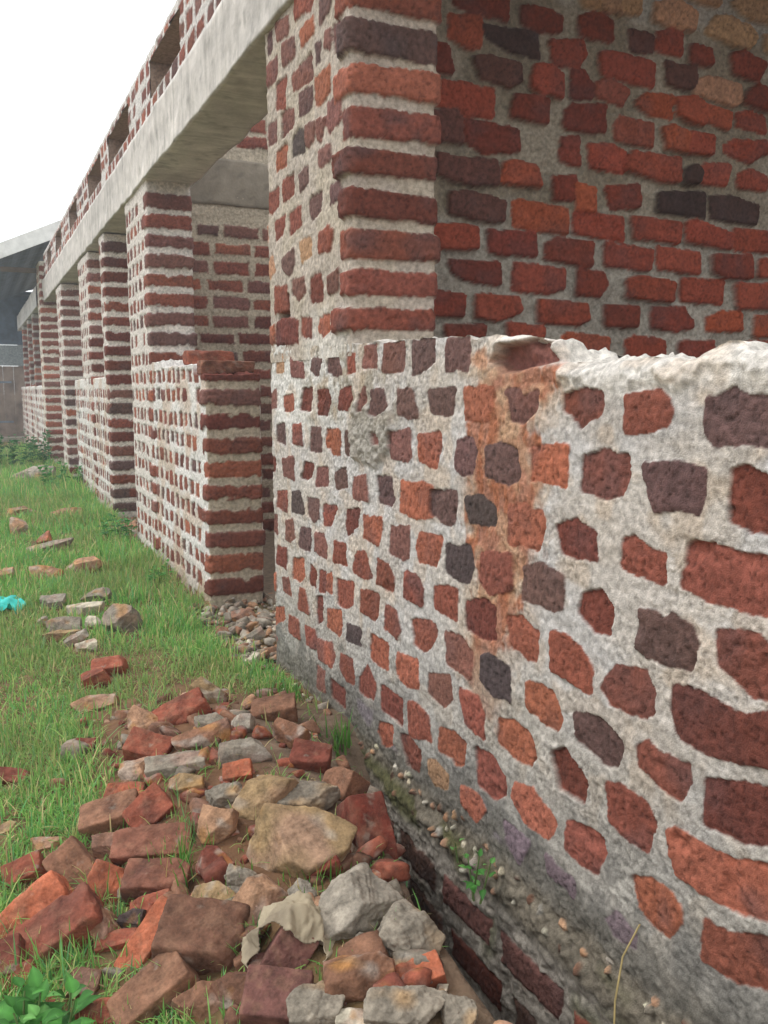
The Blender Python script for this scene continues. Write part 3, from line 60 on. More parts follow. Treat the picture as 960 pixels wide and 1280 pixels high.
# ------------------------------------------------------------------ materials
def newmat(name):
    m=bpy.data.materials.new(name); m.use_nodes=True; nt=m.node_tree; nt.nodes.clear()
    o=nt.nodes.new('ShaderNodeOutputMaterial'); b=nt.nodes.new('ShaderNodeBsdfPrincipled')
    nt.links.new(b.outputs[0],o.inputs[0]); b.inputs['Roughness'].default_value=.92
    b.inputs['Specular IOR Level'].default_value=.25
    return m,nt,b
def attr_mat(name,grain=220.,bump=.5,dist=.003,var=.22,rough=.93):
    m,nt,b=newmat(name); N=nt.nodes.new; L=nt.links.new
    a=N('ShaderNodeAttribute'); a.attribute_name='Col'
    tc=N('ShaderNodeTexCoord')
    n1=N('ShaderNodeTexNoise'); n1.inputs['Scale'].default_value=grain; n1.inputs['Detail'].default_value=4; n1.inputs['Roughness'].default_value=.65
    n2=N('ShaderNodeTexNoise'); n2.inputs['Scale'].default_value=grain*.17; n2.inputs['Detail'].default_value=3
    L(tc.outputs['Object'],n1.inputs['Vector']); L(tc.outputs['Object'],n2.inputs['Vector'])
    ma=N('ShaderNodeMath'); ma.operation='MULTIPLY_ADD'; L(n1.outputs[0],ma.inputs[0]); ma.inputs[1].default_value=.6; L(n2.outputs[0],ma.inputs[2])
    mr=N('ShaderNodeMapRange'); mr.inputs['From Min'].default_value=.5; mr.inputs['From Max'].default_value=1.1
    mr.inputs['To Min'].default_value=1-var*1.6; mr.inputs['To Max'].default_value=1+var*1.6
    L(ma.outputs[0],mr.inputs['Value'])
    mx=N('ShaderNodeVectorMath'); mx.operation='SCALE'; L(a.outputs['Color'],mx.inputs[0]); L(mr.outputs[0],mx.inputs['Scale'])
    L(mx.outputs[0],b.inputs['Base Color']); b.inputs['Roughness'].default_value=rough
    bp=N('ShaderNodeBump'); bp.inputs['Strength'].default_value=bump; bp.inputs['Distance'].default_value=dist
    L(ma.outputs[0],bp.inputs['Height']); L(bp.outputs[0],b.inputs['Normal'])
    return m
def plain_mat(name,col,rough=.7,grain=40.,var=.15,bump=.2,metal=0.):
    m,nt,b=newmat(name); N=nt.nodes.new; L=nt.links.new
    tc=N('ShaderNodeTexCoord'); n=N('ShaderNodeTexNoise'); n.inputs['Scale'].default_value=grain; n.inputs['Detail'].default_value=6
    L(tc.outputs['Object'],n.inputs['Vector'])
    r=N('ShaderNodeValToRGB'); r.color_ramp.elements[0].position=.3; r.color_ramp.elements[1].position=.7
    c=np.array(col); r.color_ramp.elements[0].color=(*np.clip(c*(1-var*2),0,1),1); r.color_ramp.elements[1].color=(*np.clip(c*(1+var*2),0,1),1)
    L(n.outputs[0],r.inputs[0]); L(r.outputs[0],b.inputs['Base Color'])
    bp=N('ShaderNodeBump'); bp.inputs['Strength'].default_value=bump; bp.inputs['Distance'].default_value=.01
    L(n.outputs[0],bp.inputs['Height']); L(bp.outputs[0],b.inputs['Normal'])
    b.inputs['Roughness'].default_value=rough; b.inputs['Metallic'].default_value=metal
    return m
def leaf_mat(name,trans=.35,rough=.6):
    m=bpy.data.materials.new(name); m.use_nodes=True; nt=m.node_tree; nt.nodes.clear(); N=nt.nodes.new; L=nt.links.new
    o=N('ShaderNodeOutputMaterial'); b=N('ShaderNodeBsdfPrincipled'); t=N('ShaderNodeBsdfTranslucent'); mx=N('ShaderNodeMixShader')
    a=N('ShaderNodeAttribute'); a.attribute_name='Col'
    L(a.outputs['Color'],b.inputs['Base Color']); L(a.outputs['Color'],t.inputs['Color']); b.inputs['Roughness'].default_value=rough; b.inputs['Specular IOR Level'].default_value=.3
    mx.inputs[0].default_value=trans; L(b.outputs[0],mx.inputs[1]); L(t.outputs[0],mx.inputs[2]); L(mx.outputs[0],o.inputs[0])
    return m
M_WALL=attr_mat('masonry',420,1.,.0035,.28)
M_ROCK=attr_mat('rubble_surface',190,.85,.004,.36)
M_CONC=attr_mat('cast_concrete',60,.6,.006,.14)
M_LEAF=leaf_mat('leaf_green'); M_GRASS=leaf_mat('grass_blade',.42,.7)
M_STEM=plain_mat('stem',(.12,.18,.06))

# ------------------------------------------------------------------ mesh helpers
def mesh_obj(name,V,Q,col=None,mat=None,parent=None,smooth=True,kind=None,tris=None):
    me=bpy.data.meshes.new(name); V=np.asarray(V,dtype=np.float32)
    Q=np.asarray(Q,dtype=np.int32).reshape(-1,4) if Q is not None and len(Q) else np.zeros((0,4),np.int32)
    T=np.asarray(tris,dtype=np.int32).reshape(-1,3) if tris is not None and len(tris) else np.zeros((0,3),np.int32)
    me.vertices.add(len(V)); me.vertices.foreach_set('co',V.ravel())
    nl=len(Q)*4+len(T)*3; me.loops.add(nl); me.loops.foreach_set('vertex_index',np.concatenate([Q.ravel(),T.ravel()]))
    me.polygons.add(len(Q)+len(T))
    st=np.concatenate([np.arange(len(Q))*4,len(Q)*4+np.arange(len(T))*3]).astype(np.int32)
    me.polygons.foreach_set('loop_start',st)
    me.polygons.foreach_set('use_smooth',np.full(len(Q)+len(T),smooth))
    me.update(calc_edges=True); me.validate()
    if col is not None:
        a=me.color_attributes.new('Col','FLOAT_COLOR','POINT'); c=np.ones((len(V),4),np.float32); c[:,:3]=np.clip(col,0,1)
        a.data.foreach_set('color',c.ravel())
    if mat: me.materials.append(mat)
    o=bpy.data.objects.new(name,me); C.objects.link(o)
    if parent: o.parent=parent; o.matrix_parent_inverse=parent.matrix_world.inverted()
    if kind: o['kind']=kind
    return o
def empty(name,loc,label,cat,group=None):
    o=bpy.data.objects.new(name,None); C.objects.link(o); o.location=loc; o.empty_display_size=.1
    o['label']=label; o['category']=cat
    if group: o['group']=group
    bpy.context.view_layer.update()
    return o
def tag(o,label,cat,group=None):
    o['label']=label; o['category']=cat
    if group: o['group']=group
    return o
def recenter(o):
    me=o.data; n=len(me.vertices); a=np.empty(n*3,np.float32); me.vertices.foreach_get('co',a); a=a.reshape(-1,3)
    c=a.mean(0); c[2]=a[:,2].min(); a-=c; me.vertices.foreach_set('co',a.ravel()); me.update(); o.location=[float(v) for v in c]
def box_np(x0,x1,y0,y1,z0,z1):
    V=[(x,y,z) for x in (x0,x1) for y in (y0,y1) for z in (z0,z1)]
    Q=[(0,1,3,2),(4,6,7,5),(0,4,5,1),(2,3,7,6),(0,2,6,4),(1,5,7,3)]
    return V,Q
def boxes(name,bs,mat,parent=None,bevel=.004,jit=0.,kind=None):
    bm=bmesh.new()
    for b in bs:
        V,Q=box_np(*b); vs=[bm.verts.new(v) for v in V]
        for q in Q: bm.faces.new([vs[i] for i in q])
    bmesh.ops.recalc_face_normals(bm,faces=bm.faces)
    if bevel: bmesh.ops.bevel(bm,geom=list(bm.edges),offset=bevel,segments=2,affect='EDGES')
    me=bpy.data.meshes.new(name); bm.to_mesh(me); bm.free(); me.materials.append(mat)
    o=bpy.data.objects.new(name,me); C.objects.link(o)
    if parent: o.parent=parent; o.matrix_parent_inverse=parent.matrix_world.inverted()
    if kind: o['kind']=kind
    return o

# ------------------------------------------------------------------ masonry: a closed wall loop with relief
class Loop:
    """closed rectangle x0..x1, y0..y1; s runs front (x0, far to near), near end, back, far end"""
    def __init__(s,x0,x1,y0,y1,r=.014):
        s.c=[(x0,y1),(x0,y0),(x1,y0),(x1,y1)]; s.r=r
        s.L=[y1-y0,x1-x0,y1-y0,x1-x0]; s.off=np.cumsum([0]+s.L); s.per=s.off[-1]; s.box=(x0,x1,y0,y1)
    def sample(s,steps):
        out=[]
        for k in range(4):
            a,b=s.off[k],s.off[k+1]; st=steps[k]
            if isinstance(st,(list,tuple)):      # [(s_to, step), ...]
                cur=a
                for to,sp in st:
                    to=min(b,a+to); n=max(1,int((to-cur)/sp)); out.append(np.linspace(cur,to,n,endpoint=False)); cur=to
            else:
                n=max(2,int((b-a)/st)); out.append(np.linspace(a,b,n,endpoint=False))
            out.append(np.array([b-s.r*.75,b-s.r*.35,b+s.r*.35-1e-6,b+s.r*.75]) if k<3 else np.array([b-s.r*.6,b-s.r*.25]))
        S=np.unique(np.round(np.concatenate(out),5)); S=S[(S>=0)&(S<s.per-1e-6)]
        d=np.diff(S); return S[np.concatenate([[True],d>4e-4])]
    def pos(s,S):
        X=np.zeros_like(S);Y=X.copy();NX=X.copy();NY=X.copy(); r=s.r
        tan=[(0,-1),(1,0),(0,1),(-1,0)]
        for k in range(4):
            m=(S>=s.off[k])&(S<s.off[k+1]+1e-9); u=S[m]-s.off[k]
            X[m]=s.c[k][0]+tan[k][0]*u; Y[m]=s.c[k][1]+tan[k][1]*u; NX[m]=tan[k][1]; NY[m]=-tan[k][0]
        for k in range(4):
            cs=s.off[k]; d=(S-cs+s.per/2)%s.per-s.per/2; m=np.abs(d)<r; t=(d[m]+r)/(2*r)
            t1=np.array(tan[k-1]);t2=np.array(tan[k]); c=np.array(s.c[k])
            P0=c-r*t1; P2=c+r*t2
            B=np.outer((1-t)**2,P0)+np.outer(2*t*(1-t),c)+np.outer(t*t,P2); X[m]=B[:,0];Y[m]=B[:,1]
            n=np.outer(1-t,(t1[1],-t1[0]))+np.outer(t,(t2[1],-t2[0])); n/=np.linalg.norm(n,axis=1)[:,None]; NX[m]=n[:,0];NY[m]=n[:,1]
        return X,Y,NX,NY
def poly_sdf(P,x,y):
    P=np.asarray(P,dtype=float); d=np.full(x.shape,1e9); ins=np.zeros(x.shape,bool)
    for i in range(len(P)):
        a=P[i-1];b=P[i]; e=b-a; wx=x-a[0];wy=y-a[1]; t=np.clip((wx*e[0]+wy*e[1])/(e@e+1e-12),0,1)
        d=np.minimum(d,np.hypot(wx-e[0]*t,wy-e[1]*t))
        c=((a[1]>y)!=(b[1]>y))&(x<(b[0]-a[0])*(y-a[1])/(b[1]-a[1]+1e-15)+a[0]); ins^=c
    return np.where(ins,-d,d)
def masonry(name,parent,loop,steps,zs,bricks,mcol,ztop=None,mh=(.006,.003),soft=.0025,warp=.005,hole=None,mat=None,seed=0,extra=None,cap=True,label=None,mdep=0.,capcol=None):
    S=loop.sample(steps); Z=np.asarray(zs); X,Y,NX,NY=loop.pos(S)
    ns,nz=len(S),len(Z); SS,ZZ=np.meshgrid(S,Z); so=SS+seed*3.7
    H=mh[0]*fbm(so,ZZ,.09,3,seed+1)+mh[1]*fbm(so,ZZ,.016,2,seed+5)+mdep
    COL=mcol(SS,ZZ,S,Z)
    COL=COL*(1+.10*fbm(so,ZZ,.13,3,seed+9)+.07*fbm(so,ZZ,.014,2,seed+13)+.10*vn(so/.0045,ZZ/.0045,seed+14))[...,None]
    if extra: H,COL=extra(H,COL,SS,ZZ)
    wlo=fbm(so,ZZ,.034,2,seed+20); whi=fbm(so,ZZ,.011,2,seed+24)
    bite=np.clip(fbm(so,ZZ,.05,2,seed+28)-.25,0,1); fine=fbm(so,ZZ,.012,3,seed+31); pits=vn(so/.006,ZZ/.006,seed+35); blot=fbm(so,ZZ,.05,3,seed+38); dark=fbm(so,ZZ,.08,2,seed+44)
    rng=np.random.default_rng(seed+99)
    for b in bricks:
        P=np.asarray(b['p']); pad=.02
        i0,i1=np.searchsorted(S,[P[:,0].min()-pad,P[:,0].max()+pad]); j0,j1=np.searchsorted(Z,[P[:,1].min()-pad,P[:,1].max()+pad])
        if i1-i0<2 or j1-j0<2: continue
        w=(slice(j0,j1),slice(i0,i1))
        d=poly_sdf(P,SS[w],ZZ[w])+warp*.7*wlo[w]+warp*.8*whi[w]+b.get('bite',.02)*bite[w]-b.get('grow',0.)
        m=sstep(soft,-soft,d)
        c=b['c']*(1+rng.uniform(-.14,.14)); c=c*np.array([1+rng.uniform(-.05,.05),1,1+rng.uniform(-.08,.08)])
        cc=c[None,None,:]*(1+.16*blot[w]+.10*fine[w])[...,None]
        dk=np.clip((dark[w]*1.1+rng.uniform(-.35,.1))*1.6,0,1)*b.get('dark',.42)
        cc=cc*(1-dk)[...,None]+(np.array([.055,.043,.046])+.25*c)[None,None,:]*dk[...,None]
        cc=cc*(1-.35*(pits[w]>.62))[...,None] if soft<.005 else cc
        tilt=rng.uniform(-.05,.05)*(SS[w]-P[:,0].mean())
        hb=b['h']+tilt+.0022*fine[w]+.002*blot[w]-.0016*(pits[w]>.55)-b.get('rnd',.006)*np.clip(1+d/.014,0,1)**2
        if b.get('chip',0): hb=hb-b['chip']*np.clip(blot[w]-.1,0,1)
        if b.get('rel'): hb=hb+H[w]
        H[w]=H[w]*(1-m)+hb*m; COL[w]=COL[w]*(1-m)[...,None]+cc*m[...,None]
    px=X[None,:]+NX[None,:]*H; py=Y[None,:]+NY[None,:]*H; pz=ZZ.copy()
    if ztop is not None:
        zt=ztop(S,X,Y); pz=np.minimum(pz,zt[None,:])
        alive=(ZZ[:-1]<zt[None,:])|(ZZ[:-1]<np.roll(zt,-1)[None,:])
    else: alive=np.ones((nz-1,ns),bool); zt=np.full(ns,Z[-1])
    if ztop is not None:
        jt=np.clip(np.searchsorted(Z,zt),0,nz-1); over=np.arange(nz)[:,None]>jt[None,:]; ii=np.arange(ns)
        px=np.where(over,px[jt,ii][None,:],px); py=np.where(over,py[jt,ii][None,:],py); COL=np.where(over[...,None],COL[jt,ii][None],COL)
    if hole is not None: alive&=~hole(S,Z,X,Y)
    V=np.stack([px,py,pz],-1).reshape(-1,3); CC=COL.reshape(-1,3)
    J,I=np.nonzero(alive); I2=(I+1)%ns
    Q=np.stack([J*ns+I,J*ns+I2,(J+1)*ns+I2,(J+1)*ns+I],1)
    if cap:
        x0,x1,y0,y1=loop.box; hw=(x1-x0)/2; top=V.reshape(nz,ns,3)[-1]
        if (x1-x0)<(y1-y0): mx=np.full(ns,(x0+x1)/2); my=np.clip(Y,y0+hw,y1-hw); zmid=ztop.mid(my) if hasattr(ztop,'mid') else zt
        else: hw=(y1-y0)/2; mx=np.clip(X,x0+hw,x1-hw); my=np.full(ns,(y0+y1)/2); zmid=zt
        base=len(V); rings=[V]; cols=[CC]; K=9; prev=(nz-1)*ns; Qs=[Q]; ii=np.arange(ns)
        tc=COL[-1] if capcol is None else np.broadcast_to(capcol,(ns,3))
        for k in range(1,K+1):
            f=k/K; xx=top[:,0]*(1-f)+mx*f; yy=top[:,1]*(1-f)+my*f
            zz=zt*(1-f)+f*zmid+.012*fbm(xx,yy,.05,3,seed+50)*min(1,4*f)+.012*fbm(xx,yy,.016,2,seed+53)*min(1,4*f)+.006*f
            rings.append(np.stack([xx,yy,zz],1)); cols.append(tc*(1+.12*fbm(xx,yy,.03,2,seed+55))[:,None])
            cur=base+(k-1)*ns; Qs.append(np.stack([prev+ii,prev+(ii+1)%ns,cur+(ii+1)%ns,cur+ii],1)); prev=cur
        V=np.concatenate(rings); CC=np.concatenate(cols); Q=np.concatenate(Qs)
    o=mesh_obj(name,V,Q,CC,mat or M_WALL,parent)
    if label: o['label']=label
    return o
def rounded(q,r=.006):
    a=np.asarray(q); c=a.mean(0); m=np.linalg.norm(a-c,axis=1).mean(); return [tuple(p) for p in c+(a-c)*(1-r/m)]
def rectp(s0,s1,z0,z1,j=.005,rng=random):
    u=lambda:rng.uniform(-j,j)
    return [(s0+u(),z0+u()),(s0+u(),(z0+z1)/2),(s0+u(),z1+u()),(s1+u(),z1+u()),(s1+u(),(z0+z1)/2),(s1+u(),z0+u())]
def pick(rng,w):
    ks=list(w); return rng.choices(ks,[w[k] for k in ks])[0]
MIX=dict(O=2,R=5,M=3,B=4,P=3,K=.7)
MIXF=dict(O=2.5,R=6,M=3,B=2,P=1.2)
def headers(s0,s1,z0,z1,rng,pitch=.137,w=.092,hgt=.068,course=.107,zfirst=.08,mix=MIX,h=(-.008,.003),**kw):
    out=[]; z=zfirst; n=0
    while z<z0: z+=course
    while z>z0+course: z-=course
    while z+hgt/2<z1:
        off=(n%2)*pitch*.5+rng.uniform(-.02,.02); s=s0+off*.5
        dz=rng.uniform(-.006,.006)
        while s+w*.6<s1:
            ww=w*rng.uniform(.82,1.2); e=min(s+ww,s1-.012)
            if e-s>.035 and rng.random()>.03:
                hh=hgt*rng.uniform(.88,1.1); zz=z+dz+rng.uniform(-.004,.004)
                out.append(dict(p=rectp(s,e,zz-hh/2,zz+hh/2,.006,rng),c=PAL[pick(rng,mix)],h=rng.uniform(*h),**kw))
            s+=ww+rng.uniform(.032,.055)
        z+=course; n+=1
    return out
def stretchers(s0,s1,z0,z1,rng,L=.225,gap=.035,hgt=.072,course=.110,zfirst=.08,mix=MIX,h=(.002,.012),**kw):
    out=[]; z=zfirst; n=0
    while z<z0: z+=course
    while z+hgt/2<z1:
        s=s0-rng.uniform(.0,.2); dz=rng.uniform(-.005,.005)
        while s<s1:
            ww=L*rng.choice([1,1,1,.95,.6,1.05]); a,e=max(s,s0),min(s+ww,s1)
            if e-a>.04:
                hh=hgt*rng.uniform(.88,1.08)
                out.append(dict(p=rectp(a,e,z+dz-hh/2,z+dz+hh/2,.006,rng),c=PAL[pick(rng,mix)],h=rng.uniform(*h),**kw))
            s+=ww+rng.uniform(gap*.7,gap*1.3)
        z+=course; n+=1
    return out
def quoins(sc,le,z0,z1,rng,front=.10,hgt=.074,course=.107,zfirst=.08,mix=MIX,**kw):
    out=[]; z=zfirst
    while z<z0: z+=course
    while z+hgt/2<z1:
        hh=hgt*rng.uniform(.9,1.08); f=front*rng.uniform(.75,1.15)
        out.append(dict(p=rectp(sc-f,sc+le+.012,z-hh/2,z+hh/2,.005,rng),c=PAL[pick(rng,mix)],h=rng.uniform(.004,.013),rnd=.006,bite=.035,chip=rng.choice([0,.012,.02]),**kw)); z+=course
    return out
def flat(col,k=0):
    return lambda SS,ZZ,S,Z: np.broadcast_to(col,(*SS.shape,3)).copy()
def zr(a,b,st): return np.linspace(a,b,int((b-a)/st)+1)

# ------------------------------------------------------------------ the building
B=empty('brick_building',(0,3,0),'unfinished red brick building with rough grey mortar, door gaps and a concrete beam','building')

# near sill wall, traced brick by brick
Y1=2.95
lp=Loop(0,.25,-.6,Y1)
rng=random.Random(3)
br=[]
for c,p in NEAR:
    q=[(Y1-y,z) for y,z in p]
    h=rng.uniform(-.002,.004)
    if c=='B' and rng.random()<.5: h-=.006
    br.append(dict(p=rounded(q),c=PAL[c],h=h,rnd=.002,bite=.010,grow=.0095,dark=.62 if c in 'OR' else .35,chip=rng.choice([0,0,.01,.018])))
br+=headers(Y1-.62,Y1+.6,.05,1.0,rng)                   # beyond the picture's right edge
for z in (-.16,-.265,-.37,-.475):
    s=.1
    while s<3.4:
        br.append(dict(p=rectp(s,s+.20,z-.034,z+.034,.008,rng),c=PAL[rng.choice('BDMRR')]*.75,h=.018,bite=.03,dark=.3)); s+=.24+rng.uniform(-.02,.02)
for k in range(80):                                      # stone chips bedded on the footing ledge
    s=rng.uniform(.75,2.5); z=rng.choice([-.05,-.02,0.0,.015])+rng.uniform(-.025,.02); w=rng.uniform(.005,.016); hh=rng.uniform(.006,.014)
    br.append(dict(p=[(s+w*math.cos(a)*rng.uniform(.6,1.1),z+hh*math.sin(a)*rng.uniform(.6,1.1)) for a in (0,1.1,2.2,3.2,4.2,5.3)],c=PAL[rng.choice('WTNDLWTN')]*1.05,h=rng.uniform(.006,.016),rnd=.007,bite=0,dark=.1,rel=1))
topS=np.array([Y1-y for y,z in TOP]); topZ=np.array([z for y,z in TOP]); o_=np.argsort(topS); topS=topS[o_]; topZ=topZ[o_]
def near_mcol(SS,ZZ,S,Z):
    c=np.broadcast_to(MORT_LIGHT,(*SS.shape,3)).copy()
    def mixc(m,col,k=1.):
        nonlocal c; m=np.clip(m*k,0,1)[...,None]; c=c*(1-m)+np.asarray(col)*m
    n=fbm(SS,ZZ,.12,3,301); n2=fbm(SS,ZZ,.04,3,305)
    mixc(sstep(.0,.4,n),MORT_WARM,.5)
    mixc(sstep(.0,.35,fbm(SS,ZZ,.25,2,309)),lin(190,180,170),.7)
    mixc(sstep(.80,.55,SS)*sstep(.80,.9,ZZ+.06*n),lin(212,208,202),.75)          # pale slurry at the far end
    mixc(sstep(.25,.45,SS)*sstep(1.2,.9,SS)*sstep(.84,.92,ZZ+.03*n)*sstep(-.2,.2,n2),lin(150,140,124),.8)
    capz=np.interp(SS,topS,topZ)
    mixc(sstep(1.38,1.46,SS)*sstep(.075,.035,capz-ZZ+.02*n2),lin(216,210,203),.9)   # pale cap on the broken top
    st=poly_sdf([(Y1-y,z) for y,z in STAIN],SS,ZZ)+.05*n2+.03*n
    mixc(sstep(.02,-.02,st+.03*fbm(SS*3,ZZ*.6,.05,3,352))*(.95+.3*np.clip(fbm(SS*2.5,ZZ*.5,.05,3,354)+.2,0,1)),lin(160,102,75),.94)                                     # red earth washed down the face
    mixc(sstep(.09,.0,st)*sstep(-.1,.3,n2),lin(178,148,120),.5)
    tan=sstep(.1,.45,fbm(SS,ZZ,.06,2,330)); mixc(tan,lin(190,164,136),.35)
    mixc(sstep(.62,.10,ZZ+.10*n+.05*n2+.05*sstep(1.5,.9,SS)),lin(146,142,133),.75); mixc(sstep(.30,.08,ZZ+.08*n+.06*n2)*sstep(-.25,.2,fbm(SS,ZZ,.07,3,371)),lin(108,105,100),.85); mixc(sstep(.15,.03,ZZ+.05*n+.02*n2),lin(104,99,90),.85)     # greyer towards the foot, grime patches lowest
    mixc(sstep(.035,-.0,ZZ+.02*n2)*sstep(-.10,-.05,ZZ),lin(122,112,96),.65)
    mixc(sstep(-.06,-.10,ZZ),lin(158,150,140),.9); mixc(sstep(-.06,-.12,ZZ)*sstep(.1,.35,fbm(SS,ZZ,.09,2,320)),lin(112,100,86),.6)
    mixc(sstep(.03,.0,np.abs(ZZ+.05)-.02)*sstep(.05,.3,fbm(SS,ZZ,.12,2,316)),lin(86,86,50),.8); mixc(sstep(-.08,-.12,ZZ)*sstep(.1,.35,fbm(SS,ZZ,.15,2,374)),lin(92,94,62),.6)   # moss
    mixc(sstep(.02,.0,np.abs(ZZ-.085)-.02)*sstep(.25,.5,fbm(SS,ZZ,.1,2,318)),lin(120,108,118),.6)
    return c
def near_extra(H,COL,SS,ZZ):
    n=fbm(SS,ZZ,.05,2,340)
    g=fbm(SS,ZZ,.011,2,342); gm=.12+.85*sstep(-.35,.35,fbm(SS,ZZ,.14,2,347)); gr=vn(SS/.0056,ZZ/.0056,343); H=H+gm*(.0013*g+.0014*gr+.0007*vn(SS/.003,ZZ/.003,344)); H=H+.003*np.clip(fbm(SS+ZZ*.5,ZZ*2.5,.06,3,351),-1,1); COL=COL*(1+gm*.13*gr-.22*gm*(gr<-.62))[...,None]                                            # coarse sandy render
    H=H+.014*sstep(.0,-.05,ZZ+.018*n)+.008*sstep(.1,-.02,ZZ)*np.clip(fbm(SS,ZZ,.022,2,349),-.3,1)                                            # footing ledge
    d=poly_sdf([(Y1-y,z) for y,z in LUMP],SS,ZZ)+.012*n; m=sstep(.012,-.012,d); H=H+m*(.014+.008*fbm(SS,ZZ,.014,3,345)); COL=COL*(1-.8*m[...,None])+lin(150,143,132)*.8*m[...,None]
    d=poly_sdf([(Y1-y,z) for y,z in HOLLOW],SS,ZZ)+.006*n; m=sstep(.006,-.006,d); H=H-.04*m; COL=COL*(1-m[...,None])+(lin(128,84,76)*(1+.25*n)[...,None])*m[...,None]
    capz=np.interp(SS,topS,topZ); m=sstep(1.40,1.5,SS)*sstep(.05,.015,capz-ZZ+.015*n); H=H+m*(.010+.018*fbm(SS,ZZ,.05,3,348)+.007*fbm(SS,ZZ,.014,2,378))-.03*sstep(1.40,1.5,SS)*np.clip(1-(capz-ZZ)/.028,0,1)**2
    return H,COL
def near_top(S,X,Y):
    s=np.where(S<lp.off[1],S,np.where(S<lp.off[2],lp.off[1],np.where(S<lp.off[3],lp.off[3]-S,0.)))
    bk=((S>=lp.off[2])&(S<lp.off[3]))*1.
    return np.minimum(np.interp(s,topS,topZ),np.interp(s+.85*bk,topS,topZ)+.0)-.012*bk+.006*fbm(S,S*0+3,.03,2,360)
near_top.mid=lambda y: np.interp(Y1-y+.42,topS,topZ)-.006
masonry('sill_wall',B,lp,[[(1.1,.0036),(2.25,.0026),(9,.02)],.02,.06,.03],zr(-.62,1.125,.0028),br,near_mcol,near_top,mh=(.003,.0014),soft=.0013,warp=.0036,extra=near_extra,seed=1,label='chest high near sill wall with a reddish mud streak and broken whitish top',capcol=lin(212,206,198))

# near pier above it (front face traced, big corner bricks wrapping to the side)
yc=2.225; lp=Loop(0,.25,yc,Y1); rng=random.Random(5); br=[]
for c,p in PIER:
    br.append(dict(p=rounded([(Y1-y,z) for y,z in p]),c=PAL[c],h=rng.uniform(-.002,.006),rnd=.004,bite=.010,dark=.4,grow=.010))
sc=Y1-yc
qz=[(1.128,1.187,'R'),(1.218,1.284,'R'),(1.318,1.388,'R'),(1.418,1.494,'B'),(1.53,1.60,'B'),(1.625,1.70,'R'),(1.735,1.805,'O'),(1.825,1.905,'P'),(1.94,2.02,'R'),(2.05,2.12,'R')]
for i,(a,b,c) in enumerate(qz):
    f=[.115,.07,.075,.06,.10,.065,.115,.06,.1,.07][i]
    br.append(dict(p=rectp(sc-f,sc+.262,a,b,.006,rng),c=PAL[c],h=.012+rng.uniform(-.002,.004),rnd=.006,bite=.01,chip=.012,dark=.7 if c!='O' else .3))
def pier_mcol(SS,ZZ,S,Z):
    c=np.broadcast_to(MORT_WARM,(*SS.shape,3)).copy(); m=sstep(-.2,.3,fbm(SS,ZZ,.1,2,401))[...,None]; c=c*(1-m*.6)+lin(178,166,148)*m*.6
    w=(sstep(1.22,1.12,ZZ+.05*fbm(SS,ZZ,.06,2,405))*sstep(.72,.65,SS)*sstep(.3,.42,SS))[...,None]; return c*(1-.8*w)+lin(208,202,194)*.8*w
def pier_extra(H,COL,SS,ZZ):
    d=poly_sdf([(.105,1.115),(.21,1.115),(.21,1.27),(.15,1.275),(.105,1.20)],SS,ZZ)+.01*fbm(SS,ZZ,.03,2,409); m=sstep(.006,-.006,d); H=H-.05*m; COL=COL*(1-.5*m[...,None])  # deep recess, its shade also darkened into the mortar colour
    return H,COL
masonry('pier',B,lp,[.0042,.0045,.04,.03],zr(1.06,2.16,.0045),br,pier_mcol,mh=(.005,.003),soft=.0025,warp=.006,seed=2,extra=pier_extra,mdep=0.,label='nearest pier with large rounded corner bricks')

# cross wall behind the near opening, traced
XW=3.3; lp=Loop(.252,XW,2.70,2.948); br=[]; rng=random.Random(8)
off=lp.off[1]-.252
def sx(x): return lp.off[1]+x-.252
# front face (facing the camera) is the loop's near end: s = off[1] + (x - x0)
for c,p in BACK:
    br.append(dict(p=rounded([(sx(x),z) for x,z in p],.005),c=PALB[c],h=rng.uniform(.008,.030),rnd=.008,bite=.008,grow=.0150,dark=.4 if c not in 'ST' else .1,chip=rng.choice([0,0,.02])))
br+=stretchers(sx(2.24),sx(XW)-.01,.05,2.3,rng); br+=stretchers(sx(.26),sx(2.24),.05,1.09,rng)
br+=stretchers(sx(.5),sx(XW)-.01,2.46,2.72,rng,mix=dict(S=3,T=2))
def back_mcol(SS,ZZ,S,Z):
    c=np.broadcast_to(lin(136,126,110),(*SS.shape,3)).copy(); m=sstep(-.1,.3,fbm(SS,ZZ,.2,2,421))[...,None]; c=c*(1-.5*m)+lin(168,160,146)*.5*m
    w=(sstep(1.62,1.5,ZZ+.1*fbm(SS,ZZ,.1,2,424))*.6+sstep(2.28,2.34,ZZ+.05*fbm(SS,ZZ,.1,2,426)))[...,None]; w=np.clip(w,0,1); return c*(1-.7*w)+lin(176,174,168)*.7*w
masonry('cross_wall',B,lp,[.05,[(2.05,.0062),(9,.02)],.05,.05],zr(-.1,2.70,.0065),br,back_mcol,mh=(.014,.008),soft=.002,warp=.0045,seed=4,mdep=-.006,label='dim inner cross wall with ragged mortar behind the near opening')

